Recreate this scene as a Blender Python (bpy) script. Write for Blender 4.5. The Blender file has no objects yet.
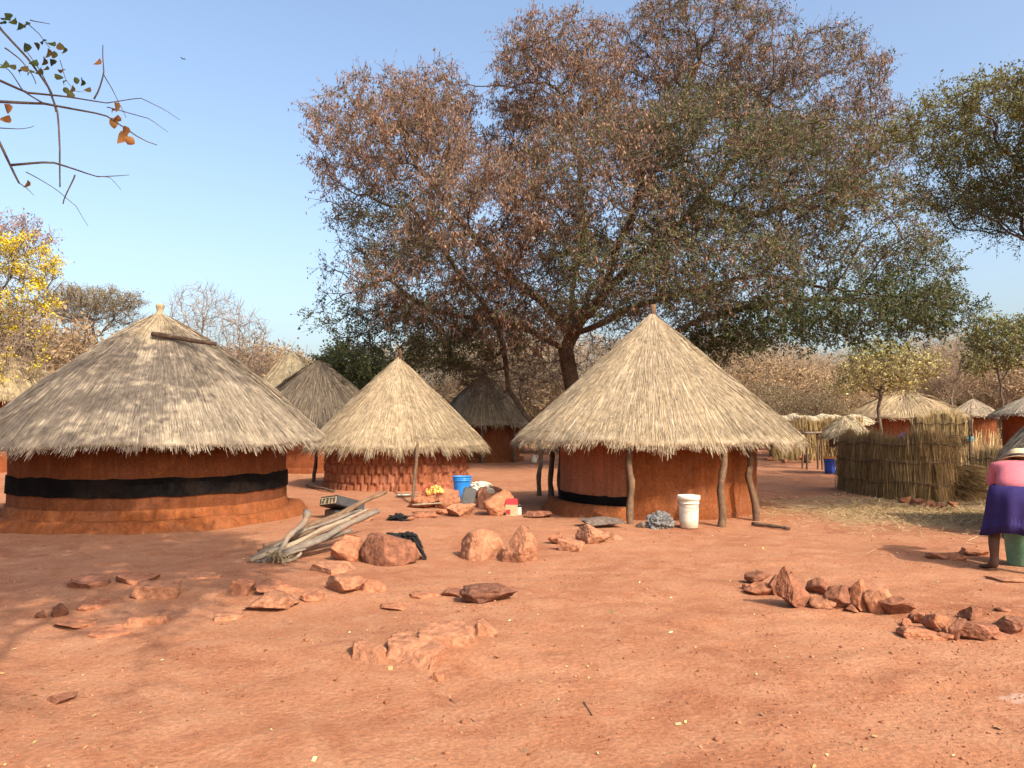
import bpy, bmesh, math, random
import numpy as np
from mathutils import Vector, Matrix, noise

SC = bpy.context.scene
COL = SC.collection
R = math.radians
rnd = random.Random(7)
rng = np.random.default_rng(11)

# ------------------------------------------------------------------ camera
F = 760.0
CAMH = 1.6
PITCH = math.atan(44 / F)
cam_d = bpy.data.cameras.new('camera')
cam_d.sensor_width = 36
cam_d.lens = 36 * F / 1024
cam_d.clip_start = 0.05
cam_d.clip_end = 6000
cam = bpy.data.objects.new('camera', cam_d)
COL.objects.link(cam)
cam.location = (0, 0, CAMH)
cam.rotation_euler = (R(90) + PITCH, 0, 0)
SC.camera = cam


def ray(px, py):
    u = (px - 512) / F
    v = (384 - py) / F
    return Vector((u, math.cos(PITCH) - v * math.sin(PITCH), math.sin(PITCH) + v * math.cos(PITCH)))


def at(px, py, Y):
    d = ray(px, py)
    return Vector((0, 0, CAMH)) + d * (Y / d.y)


def sstep(a, b, x):
    t = min(1, max(0, (x - a) / (b - a)))
    return t * t * (3 - 2 * t)


def bump(x, y, cx, cy, rx, ry):
    q = ((x - cx) / rx) ** 2 + ((y - cy) / ry) ** 2
    return math.exp(-q)


STONE_LINE = [(2.45, 7.75), (2.95, 7.2), (3.35, 6.95), (3.9, 6.45), (4.1, 6.25), (4.45, 6.2)]


def gz(x, y):
    """height of the ground"""
    d = math.hypot(x, y)
    z = 0.0
    if y > 14:
        t = y - 14
        z += 0.9 * (1 - math.exp(-t / 75))
    near = 1 - sstep(30, 60, d)
    if near > 0:
        n = noise.noise((x * .35 + 3, y * .35, 0)) * .035 + noise.noise((x * 1.1, y * 1.1, 4)) * .018
        n += noise.noise((x * 3.1, y * 3.1, 9)) * .007
        if d < 16:
            n += noise.noise((x * 8, y * 8, 2)) * .0035
            # gullied ridges of the worn red earth
            n += abs(noise.noise((x * .9 + y * .35, y * 2.2 - x * .5, 1))) * .022 * sstep(15, 9, y)
        z += n * near
        z += .10 * bump(x, y, -.35, 11.9, 2.1, 1.3)      # mound round the hearth
        z += .05 * bump(x, y, -3.4, 7.6, 1.6, .8)
        z += .05 * bump(x, y, -.9, 5.6, 1.0, .6)
        # earth drawn up round the line of stones and the ledges
        for k in range(len(STONE_LINE) - 1):
            (ax, ay), (bx, by) = STONE_LINE[k], STONE_LINE[k + 1]
            dx, dy = bx - ax, by - ay
            t = min(1, max(0, ((x - ax) * dx + (y - ay) * dy) / (dx * dx + dy * dy)))
            q = ((x - ax - dx * t) ** 2 + (y - ay - dy * t) ** 2) / .09
            if q < 6:
                z += .045 * math.exp(-q) / (1 + (k > 0 and t == 0) + (k < len(STONE_LINE) - 2 and t == 1))
        z += .05 * bump(x, y, -1.9, 7.3, .8, .35) + .03 * bump(x, y, -3.9, 7.5, .7, .5) + .04 * bump(x, y, -.75, 5.55, .55, .3)
    return z


def gp(px, py):
    """the point of the ground seen at a pixel"""
    d = ray(px, py)
    t = 2.0
    p = Vector((0, 0, CAMH))
    last = t
    while t < 400:
        q = p + d * t
        if q.z < gz(q.x, q.y):
            lo, hi = last, t
            for _ in range(22):
                m = (lo + hi) / 2
                q = p + d * m
                if q.z < gz(q.x, q.y):
                    hi = m
                else:
                    lo = m
            return p + d * hi
        last = t
        t *= 1.012
    q = p + d * 60
    q.z = gz(q.x, q.y)
    return q


# ------------------------------------------------------------------ materials
def nmat(name):
    m = bpy.data.materials.new(name)
    m.use_nodes = True
    nt = m.node_tree
    for n in list(nt.nodes):
        nt.nodes.remove(n)
    out = nt.nodes.new('ShaderNodeOutputMaterial')
    b = nt.nodes.new('ShaderNodeBsdfPrincipled')
    b.inputs['Roughness'].default_value = .9
    b.inputs['Specular IOR Level'].default_value = .2
    nt.links.new(b.outputs[0], out.inputs[0])
    return m, nt, b, out


def node(nt, kind, **kw):
    n = nt.nodes.new(kind)
    for k, v in kw.items():
        if k in n.inputs.keys():
            n.inputs[k].default_value = v
        else:
            setattr(n, k, v)
    return n


def noise_n(nt, scale, detail=6, rough=.6, vec=None, dist=0.0):
    n = node(nt, 'ShaderNodeTexNoise')
    n.inputs['Scale'].default_value = scale
    n.inputs['Detail'].default_value = detail
    n.inputs['Roughness'].default_value = rough
    n.inputs['Distortion'].default_value = dist
    if vec is not None:
        nt.links.new(vec, n.inputs['Vector'])
    return n.outputs['Fac']


def ramp(nt, fac, stops):
    r = nt.nodes.new('ShaderNodeValToRGB')
    e = r.color_ramp.elements
    while len(e) < len(stops):
        e.new(.5)
    for i, (p, c) in enumerate(stops):
        e[i].position = p
        e[i].color = (*c, 1) if len(c) == 3 else c
    nt.links.new(fac, r.inputs[0])
    return r.outputs[0]


def mixc(nt, fac, a, b, mode='MIX'):
    m = nt.nodes.new('ShaderNodeMix')
    m.data_type = 'RGBA'
    m.blend_type = mode
    for s, v in ((0, fac), (6, a), (7, b)):
        if hasattr(v, 'links'):
            nt.links.new(v, m.inputs[s])
        elif isinstance(v, (int, float)):
            m.inputs[s].default_value = v
        else:
            m.inputs[s].default_value = (*v, 1)
    return m.outputs[2]


def mathn(nt, op, a, b=0.0, clamp=False):
    m = nt.nodes.new('ShaderNodeMath')
    m.operation = op
    m.use_clamp = clamp
    for s, v in ((0, a), (1, b)):
        if hasattr(v, 'links'):
            nt.links.new(v, m.inputs[s])
        else:
            m.inputs[s].default_value = v
    return m.outputs[0]


def bumpn(nt, b, h, strength=.5, dist=.02):
    n = nt.nodes.new('ShaderNodeBump')
    n.inputs['Strength'].default_value = strength
    n.inputs['Distance'].default_value = dist
    nt.links.new(h, n.inputs['Height'])
    nt.links.new(n.outputs[0], b.inputs['Normal'])


def pos(nt):
    return nt.nodes.new('ShaderNodeNewGeometry').outputs['Position']


def objc(nt):
    return nt.nodes.new('ShaderNodeTexCoord').outputs['Object']


def attr_mat(name, rough=.9, var=.35, scale=20, bump_d=0.0, spec=.15, transl=0.0, obj=True):
    """colour of each blade, leaf or stone from the mesh, broken up by noise"""
    m, nt, b, out = nmat(name)
    a = nt.nodes.new('ShaderNodeVertexColor')
    a.layer_name = 'col'
    f = noise_n(nt, scale, 5, .65, objc(nt) if obj else pos(nt))
    v = ramp(nt, f, [(.28, (1 - var,) * 3), (.72, (1 + var,) * 3)])
    c = mixc(nt, 1.0, a.outputs[0], v, 'MULTIPLY')
    nt.links.new(c, b.inputs['Base Color'])
    b.inputs['Roughness'].default_value = rough
    b.inputs['Specular IOR Level'].default_value = spec
    if bump_d:
        bumpn(nt, b, f, .7, bump_d)
    if transl:
        t = nt.nodes.new('ShaderNodeBsdfTranslucent')
        nt.links.new(c, t.inputs[0])
        mx = nt.nodes.new('ShaderNodeMixShader')
        mx.inputs[0].default_value = transl
        nt.links.new(b.outputs[0], mx.inputs[1])
        nt.links.new(t.outputs[0], mx.inputs[2])
        nt.links.new(mx.outputs[0], out.inputs[0])
    return m


def noise_mat(name, c1, c2, scale=6, rough=.9, bump_d=.01, c3=None, spec=.2, fine=60, strength=.6):
    m, nt, b, out = nmat(name)
    o = objc(nt)
    f = noise_n(nt, scale, 8, .62, o, .3)
    c = ramp(nt, f, [(.3, c1), (.7, c2)])
    if c3:
        f3 = noise_n(nt, scale * .37, 6, .6, o)
        k = ramp(nt, f3, [(.5, (0, 0, 0)), (.66, (1, 1, 1))])
        c = mixc(nt, k, c, c3)
    f2 = noise_n(nt, fine, 5, .6, o)
    v = ramp(nt, f2, [(.3, (.8,) * 3), (.7, (1.18,) * 3)])
    c = mixc(nt, 1.0, c, v, 'MULTIPLY')
    if name.endswith('plaster'):
        # hand smears, run marks, hairline cracks and pale worn patches of the mud
        mp = nt.nodes.new('ShaderNodeMapping')
        mp.inputs['Scale'].default_value = (7, 7, .9)
        nt.links.new(o, mp.inputs['Vector'])
        s1 = noise_n(nt, 1.6, 7, .65, mp.outputs[0], .5)
        c = mixc(nt, 1.0, c, ramp(nt, s1, [(.3, (.74,) * 3), (.7, (1.22,) * 3)]), 'MULTIPLY')
        w = noise_n(nt, 5.5, 9, .75, o, .8)
        c = mixc(nt, ramp(nt, w, [(.60, (0, 0, 0)), (.72, (.45,) * 3)]), c, (.36, .16, .075))
        vr = node(nt, 'ShaderNodeTexVoronoi')
        vr.feature = 'DISTANCE_TO_EDGE'
        vr.inputs['Scale'].default_value = 2.6
        vm = nt.nodes.new('ShaderNodeVectorMath')
        vm.operation = 'ADD'
        nn = node(nt, 'ShaderNodeTexNoise')
        nn.inputs['Scale'].default_value = 3.5
        nt.links.new(o, nn.inputs['Vector'])
        nt.links.new(o, vm.inputs[0])
        nt.links.new(nn.outputs['Color'], vm.inputs[1])
        nt.links.new(vm.outputs[0], vr.inputs['Vector'])
        c = mixc(nt, ramp(nt, vr.outputs['Distance'], [(0, (.6,) * 3), (.014, (0, 0, 0))]), c, (.045, .016, .008))
    nt.links.new(c, b.inputs['Base Color'])
    b.inputs['Roughness'].default_value = rough
    b.inputs['Specular IOR Level'].default_value = spec
    h = mathn(nt, 'ADD', f, mathn(nt, 'MULTIPLY', f2, .4))
    if bump_d:
        bumpn(nt, b, h, strength, bump_d)
    return m


M = {}
M['thatch'] = attr_mat('thatch straw', .85, .30, 9, 0, .12)
M['leaf'] = attr_mat('leaves', .65, .2, 3, 0, .2, .28)
M['twig'] = attr_mat('twigs', .9, .2, 5, 0, .1)
M['stone'] = attr_mat('red stone', .92, .5, 13, .05, .15)
M['grass'] = attr_mat('dry grass', .85, .3, 6, 0, .1, .2)
M['litter'] = attr_mat('litter', .85, .25, 30, 0, .15)
M['bark'] = noise_mat('bark', (.055, .040, .031), (.16, .12, .092), 7, .95, .03, None, .1, 40)
M['pale_bark'] = noise_mat('pale bark', (.17, .13, .10), (.34, .27, .21), 5, .95, .02, None, .1, 40)
M['pole'] = noise_mat('pole wood', (.055, .034, .022), (.155, .10, .066), 9, .9, .012, None, .15, 60)
M['pole_brown'] = noise_mat('brown pole wood', (.08, .046, .027), (.18, .108, .063), 9, .9, .012, None, .15, 60)
M['log_grey'] = noise_mat('weathered log', (.10, .08, .062), (.25, .20, .155), 7, .9, .012, (.26, .17, .11), .15, 70)
M['log_pale'] = noise_mat('barkless log', (.21, .16, .105), (.33, .26, .18), 8, .9, .01, (.25, .18, .12), .15, 70)
M['log_brown'] = noise_mat('brown log', (.10, .06, .036), (.22, .135, .083), 6, .92, .016, None, .12, 50)
M['mud_orange'] = noise_mat('orange mud plaster', (.115, .033, .011), (.155, .050, .018), 3.2, .93, .02, (.135, .045, .019), .15, 24, .7)
M['mud_red'] = noise_mat('red mud plaster', (.175, .050, .015), (.24, .077, .025), 4.5, .93, .025, (.21, .075, .032), .15, 22, .8)
M['mud_pale'] = noise_mat('pinkish mud plaster', (.235, .085, .042), (.28, .11, .056), 3, .93, .012, (.25, .09, .045), .15, 28)
M['mud_brick'] = noise_mat('mud brick', (.20, .062, .028), (.28, .10, .05), 5, .95, .012, (.30, .115, .065), .12, 30)
M['mud_dark'] = noise_mat('dark red mud', (.14, .036, .013), (.20, .06, .022), 4, .95, .02, None, .12, 30)
M['black_band'] = noise_mat('black mud paint', (.004, .0035, .0035), (.010, .008, .0075), 4, .97, .012, (.018, .012, .009), .04, 24)
M['white_plastic'] = noise_mat('dirty white plastic', (.58, .52, .40), (.66, .61, .49), 5, .5, .002, (.54, .44, .31), .4, 40)
M['lid_plastic'] = noise_mat('dusty lid plastic', (.64, .50, .34), (.78, .72, .60), 7, .55, .002, None, .4, 40)
M['blue_plastic'] = noise_mat('blue plastic', (.018, .20, .62), (.025, .25, .70), 4, .42, .001, None, .45, 40)
M['deep_blue_plastic'] = noise_mat('deep blue plastic', (.012, .05, .30), (.018, .07, .38), 4, .45, .001, None, .45, 40)
M['orange_plastic'] = noise_mat('orange plastic', (.60, .24, .04), (.66, .29, .06), 4, .5, .001, None, .4, 40)
M['green_metal'] = noise_mat('worn green enamel', (.085, .20, .12), (.13, .27, .17), 6, .55, .004, (.22, .20, .13), .4, 30)
M['grey_metal'] = noise_mat('dull grey tin', (.045, .044, .042), (.085, .083, .078), 8, .5, .004, None, .4, 40)
M['black_plastic'] = noise_mat('dusty black plastic', (.035, .035, .038), (.065, .063, .06), 7, .4, .003, None, .45, 40)
M['cream'] = noise_mat('cream card', (.40, .31, .17), (.48, .39, .24), 8, .8, .002, None, .2, 40)
M['grey_sheet'] = noise_mat('grey plastic sheet', (.085, .08, .074), (.17, .16, .148), 10, .5, .008, None, .4, 40)
M['black_cloth'] = noise_mat('black cloth', (.010, .010, .011), (.026, .025, .025), 14, .95, .01, None, .1, 60)
M['sack'] = noise_mat('cream sack', (.58, .50, .36), (.72, .66, .54), 8, .85, .01, None, .15, 50)
M['red_plastic'] = noise_mat('red plastic', (.34, .02, .025), (.42, .035, .035), 6, .45, .002, None, .4, 40)
M['pink_cloth'] = noise_mat('pink cotton', (.48, .13, .155), (.54, .165, .19), 6, .9, .01, None, .15, 90)
M['purple_cloth'] = noise_mat('purple cotton', (.024, .016, .075), (.036, .025, .105), 5, .88, .012, None, .15, 90)
M['skin'] = noise_mat('skin', (.075, .036, .022), (.10, .048, .030), 8, .55, .002, None, .35, 60)
M['hat_cloth'] = noise_mat('straw hat', (.60, .44, .24), (.72, .56, .34), 12, .85, .008, None, .15, 80)
M['hat_band'] = noise_mat('dark hat band', (.05, .035, .03), (.09, .06, .05), 9, .85, .002, None, .15, 60)
M['feather'] = noise_mat('dark feathers', (.03, .03, .03), (.06, .06, .06), 9, .85, .002, None, .15, 60)


# ------------------------------------------------------------------ object helpers
def tag(o, label=None, cat=None, group=None, kind=None):
    if label:
        o['label'] = label
    if cat:
        o['category'] = cat
    if group:
        o['group'] = group
    if kind:
        o['kind'] = kind
    return o


def thing(name, label, cat, loc=(0, 0, 0), rz=0.0, group=None):
    o = bpy.data.objects.new(name, None)
    COL.objects.link(o)
    o.empty_display_size = .2
    o.location = loc
    o.rotation_euler = (0, 0, rz)
    return tag(o, label, cat, group)


def link(name, me, mat, parent=None, loc=None):
    o = bpy.data.objects.new(name, me)
    COL.objects.link(o)
    if mat is not None and not me.materials:
        for m in (mat if isinstance(mat, (list, tuple)) else [mat]):
            me.materials.append(m)
    if parent is not None:
        o.parent = parent
    if loc is not None:
        o.location = loc
    return o


def mesh_np(name, V, Q, mat, parent=None, cols=None, smooth=False, loc=None, tris=None):
    """V: n x 3, Q: m x 4 (quads) and/or tris k x 3"""
    V = np.asarray(V, dtype=np.float32)
    me = bpy.data.meshes.new(name)
    me.vertices.add(len(V))
    me.vertices.foreach_set('co', V.ravel())
    nq = 0 if Q is None else len(Q)
    ntr = 0 if tris is None else len(tris)
    li, ls = [], []
    if nq:
        li.append(np.asarray(Q, dtype=np.int32).ravel())
        ls.append(np.arange(nq, dtype=np.int32) * 4)
    if ntr:
        li.append(np.asarray(tris, dtype=np.int32).ravel())
        ls.append(np.arange(ntr, dtype=np.int32) * 3 + nq * 4)
    li = np.concatenate(li)
    ls = np.concatenate(ls)
    me.loops.add(len(li))
    me.loops.foreach_set('vertex_index', li)
    me.polygons.add(nq + ntr)
    me.polygons.foreach_set('loop_start', ls)
    if cols is not None:
        c = np.ones((len(V), 4), dtype=np.float32)
        c[:, :3] = cols
        a = me.color_attributes.new('col', 'FLOAT_COLOR', 'POINT')
        a.data.foreach_set('color', c.ravel())
    me.update(calc_edges=True)
    me.validate()
    if smooth:
        me.polygons.foreach_set('use_smooth', np.ones(nq + ntr, dtype=bool))
    return link(name, me, mat, parent, loc)


def mesh_py(name, V, Fc, mat, parent=None, smooth=False, loc=None, col=None):
    me = bpy.data.meshes.new(name)
    me.from_pydata([tuple(v) for v in V], [], [tuple(f) for f in Fc])
    me.update()
    if smooth:
        me.polygons.foreach_set('use_smooth', np.ones(len(me.polygons), dtype=bool))
    if col is not None:
        c = np.ones((len(V), 4), dtype=np.float32)
        c[:, :3] = col
        a = me.color_attributes.new('col', 'FLOAT_COLOR', 'POINT')
        a.data.foreach_set('color', c.ravel())
    return link(name, me, mat, parent, loc)


def grid_faces(nr, nc, wrap=False, off=0):
    """quads of an nr x nc vertex grid (row major)"""
    r = np.arange(nr - 1)[:, None]
    c = np.arange(nc if wrap else nc - 1)[None, :]
    c2 = (c + 1) % nc
    a = r * nc + c
    b = r * nc + c2
    d = (r + 1) * nc + c
    e = (r + 1) * nc + c2
    return np.stack([a, b, e, d], -1).reshape(-1, 4) + off


def lathe(prof, seg=48, jit=0.0, seed=0, squash=0.0):
    """rings (r, z) -> verts, quads (open at both ends unless r = 0)"""
    a = np.linspace(0, 2 * np.pi, seg, endpoint=False)
    P = np.array(prof)
    V = np.stack([P[:, 0, None] * np.cos(a), P[:, 0, None] * np.sin(a) * (1 - squash), np.repeat(P[:, 1, None], seg, 1)], -1)
    V = V.reshape(-1, 3)
    if jit:
        for i in range(len(V)):
            n = noise.noise((V[i, 0] * 3 + seed, V[i, 1] * 3, V[i, 2] * 3))
            V[i, :2] *= 1 + jit * n
    return V, grid_faces(len(P), seg, True)


def tube(pts, rad, sides=8, jit=0.0, seed=0, caps=True):
    """bent round pole; rad: number or list"""
    pts = [Vector(p) for p in pts]
    n = len(pts)
    if not hasattr(rad, '__len__'):
        rad = [rad] * n
    V, Fc = [], []
    up = Vector((.13, .21, .97)).normalized()
    prev = None
    for i, p in enumerate(pts):
        d = (pts[min(i + 1, n - 1)] - pts[max(i - 1, 0)]).normalized()
        if prev is None:
            x = d.orthogonal().normalized()
        else:
            x = (prev - d * prev.dot(d)).normalized()
        prev = x
        y = d.cross(x)
        for k in range(sides):
            a = 2 * math.pi * k / sides
            r = rad[i]
            if jit:
                r *= 1 + jit * noise.noise((i * 1.3 + seed * 7.1, math.cos(a) * 1.2 + seed, math.sin(a) * 1.2))
            V.append(p + x * (math.cos(a) * r) + y * (math.sin(a) * r))
    for i in range(n - 1):
        for k in range(sides):
            k2 = (k + 1) % sides
            Fc.append((i * sides + k, i * sides + k2, (i + 1) * sides + k2, (i + 1) * sides + k))
    if caps:
        Fc.append(tuple(reversed(range(sides))))
        Fc.append(tuple(range((n - 1) * sides, n * sides)))
    return V, Fc


def join(*parts):
    V, Fc = [], []
    for v, f in parts:
        o = len(V)
        V += [Vector(p) for p in v]
        Fc += [tuple(int(i) + o for i in q) for q in f]
    return V, Fc


def subdivide_path(pts, n, wob, seed):
    """resample a polyline and make it crooked"""
    pts = [Vector(p) for p in pts]
    L = [0]
    for a, b in zip(pts, pts[1:]):
        L.append(L[-1] + (b - a).length)
    out = []
    for i in range(n):
        s = L[-1] * i / (n - 1)
        k = 0
        while k < len(L) - 2 and s > L[k + 1]:
            k += 1
        t = (s - L[k]) / max(1e-6, L[k + 1] - L[k])
        p = pts[k].lerp(pts[k + 1], t)
        w = wob * math.sin(math.pi * i / (n - 1)) ** .5 if 0 < i < n - 1 else 0
        p = p + Vector((noise.noise((s * 2.1 + seed * 5.3, seed, 0)), noise.noise((s * 2.1, seed * 3.7, 5)), noise.noise((s * 2.1, 9, seed * 2.9)) * .6)) * w
        out.append(p)
    return out


def box_verts(cx, cy, cz, sx, sy, sz, bev=0.0):
    bm = bmesh.new()
    bmesh.ops.create_cube(bm, size=1, matrix=Matrix.Translation((cx, cy, cz)) @ Matrix.Diagonal((sx, sy, sz, 1)))
    if bev:
        bmesh.ops.bevel(bm, geom=bm.edges[:] + bm.verts[:], offset=bev, segments=2, affect='EDGES')
    bm.verts.index_update()
    V = [v.co.copy() for v in bm.verts]
    Fc = [tuple(v.index for v in f.verts) for f in bm.faces]
    bm.free()
    return V, Fc


# ------------------------------------------------------------------ sun and sky
SUN_EL = R(40)
SUN_AZ = R(38)            # to the right of straight behind the camera
to_sun = Vector((math.sin(SUN_AZ) * math.cos(SUN_EL), -math.cos(SUN_AZ) * math.cos(SUN_EL), math.sin(SUN_EL)))
sl = bpy.data.lights.new('sun', 'SUN')
sl.energy = 2.9
sl.angle = R(.5)
sl.color = (1, .92, .78)
so = bpy.data.objects.new('sun', sl)
COL.objects.link(so)
so.rotation_euler = (-to_sun).to_track_quat('-Z', 'Y').to_euler()
so.location = to_sun * 50

W = bpy.data.worlds.new('World')
SC.world = W
W.use_nodes = True
wn = W.node_tree
bg = wn.nodes['Background']
sky = wn.nodes.new('ShaderNodeTexSky')
sky.sky_type = 'NISHITA'
sky.sun_disc = False
sky.sun_elevation = SUN_EL
sky.sun_rotation = math.pi - SUN_AZ
sky.altitude = 900
sky.air_density = 1.25
sky.dust_density = 10.0
sky.ozone_density = 1.5
wn.links.new(sky.outputs[0], bg.inputs[0])
bg.inputs[1].default_value = .143

SC.view_settings.view_transform = 'Standard'
SC.view_settings.look = 'None'
SC.view_settings.exposure = 1.06
SC.view_settings.gamma = 1
SC.view_settings.use_curve_mapping = False
SC.render.engine = 'CYCLES'
SC.cycles.max_bounces = 6
SC.cycles.transparent_max_bounces = 4
SC.cycles.use_denoising = True


# ------------------------------------------------------------------ ground
def axis(lo, hi, d, far_lo, far_hi, g=1.09):
    a = list(np.arange(lo, hi, d))
    s, x = d, a[-1]
    while x < far_hi:
        s *= g
        x += s
        a.append(x)
    s, x = d, a[0]
    b = []
    while x > far_lo:
        s *= g
        x -= s
        b.append(x)
    return np.array(b[::-1] + a)


def build_ground():
    xs = axis(-8.5, 8.5, .06, -1800, 1800, 1.10)
    ys = axis(2.6, 14.5, .06, -300, 2600, 1.08)
    V = np.zeros((len(ys), len(xs), 3), np.float32)
    V[..., 0] = xs[None, :]
    V[..., 1] = ys[:, None]
    for j, y in enumerate(ys):
        for i, x in enumerate(xs):
            V[j, i, 2] = gz(float(x), float(y))
    m, nt, b, out = nmat('red earth')
    P = pos(nt)
    f1 = noise_n(nt, .55, 9, .62, P, .4)
    c = ramp(nt, f1, [(.30, (.275, .102, .050)), (.52, (.345, .147, .075)), (.74, (.395, .188, .103))])
    f2 = noise_n(nt, 3.1, 9, .68, P, .6)
    c = mixc(nt, ramp(nt, f2, [(.44, (0, 0, 0)), (.72, (.75,) * 3)]), c, (.42, .215, .122))
    f3 = noise_n(nt, 1.7, 10, .72, P, 1.1)
    c = mixc(nt, ramp(nt, f3, [(.30, (.7,) * 3), (.46, (0, 0, 0))]), c, (.225, .078, .039))
    f4 = noise_n(nt, 38, 6, .7, P)
    c = mixc(nt, 1.0, c, ramp(nt, f4, [(.28, (.68,) * 3), (.72, (1.27,) * 3)]), 'MULTIPLY')
    f6 = noise_n(nt, 210, 3, .6, P)
    c = mixc(nt, 1.0, c, ramp(nt, f6, [(.25, (.66,) * 3), (.75, (1.3,) * 3)]), 'MULTIPLY')
    # straw strewn earth on the right, pale sandy earth behind the huts
    sx = nt.nodes.new('ShaderNodeSeparateXYZ')
    nt.links.new(P, sx.inputs[0])

    def ell(cx, cy, rx, ry):
        ax = mathn(nt, 'DIVIDE', mathn(nt, 'SUBTRACT', sx.outputs[0], cx), rx)
        ay = mathn(nt, 'DIVIDE', mathn(nt, 'SUBTRACT', sx.outputs[1], cy), ry)
        q = mathn(nt, 'ADD', mathn(nt, 'MULTIPLY', ax, ax), mathn(nt, 'MULTIPLY', ay, ay))
        return mathn(nt, 'SUBTRACT', 1.0, q)
    e = mathn(nt, 'MAXIMUM', ell(9.2, 14.6, 4.6, 3.6), ell(-8.2, 33, 5, 9))
    e = mathn(nt, 'ADD', e, mathn(nt, 'MULTIPLY', mathn(nt, 'SUBTRACT', noise_n(nt, 1.3, 8, .7, P), .5), 2.2))
    k = ramp(nt, e, [(.10, (0, 0, 0)), (.55, (.85,) * 3)])
    straw = ramp(nt, noise_n(nt, 9, 8, .75, P), [(.3, (.24, .145, .075)), (.7, (.44, .315, .165))])
    c = mixc(nt, k, c, straw)
    # dusty far ground, a spill of white ash
    e2 = mathn(nt, 'ADD', ell(3.0, 4.55, .26, .12), mathn(nt, 'MULTIPLY', mathn(nt, 'SUBTRACT', noise_n(nt, 9, 8, .7, P), .5), 3.0))
    c = mixc(nt, ramp(nt, e2, [(.5, (0, 0, 0)), (1, (.4,) * 3)]), c, (.52, .40, .32))
    nt.links.new(c, b.inputs['Base Color'])
    b.inputs['Roughness'].default_value = .97
    b.inputs['Specular IOR Level'].default_value = .1
    f5 = noise_n(nt, 14, 8, .7, P, .4)
    h = mathn(nt, 'ADD', mathn(nt, 'MULTIPLY', f5, 1.0), mathn(nt, 'MULTIPLY', f4, .45))
    vor = node(nt, 'ShaderNodeTexVoronoi')
    vor.inputs['Scale'].default_value = 26
    nt.links.new(P, vor.inputs['Vector'])
    h = mathn(nt, 'ADD', h, mathn(nt, 'MULTIPLY', vor.outputs['Distance'], .35))
    h = mathn(nt, 'ADD', h, mathn(nt, 'MULTIPLY', f2, 1.2))
    bumpn(nt, b, h, .5, .03)
    o = mesh_np('ground', V.reshape(-1, 3), grid_faces(len(ys), len(xs)), m, smooth=True)
    tag(o, kind='structure')
    return o


build_ground()

# ------------------------------------------------------------------ thatch
STRAW = [(0.380, 0.288, 0.180), (0.329, 0.244, 0.147), (0.424, 0.337, 0.226), (0.270, 0.195, 0.117), (0.351, 0.277, 0.193)]
GREY_STRAW = [(0.324, 0.258, 0.183), (0.275, 0.217, 0.156), (0.365, 0.294, 0.210), (0.227, 0.176, 0.129), (0.389, 0.311, 0.214)]
DARK_STRAW = [(.085, .066, .048), (.11, .085, .06), (.065, .05, .037), (.14, .105, .07)]  # weathered brown straw, with the tree's shade partly put into the colour


def pick_cols(n, pal, rg, var=.13):
    pal = np.array(pal)
    c = pal[rg.integers(0, len(pal), n)]
    c = c * (1 + rg.normal(0, var, (n, 1)))
    return np.clip(c, .01, .85)


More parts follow.
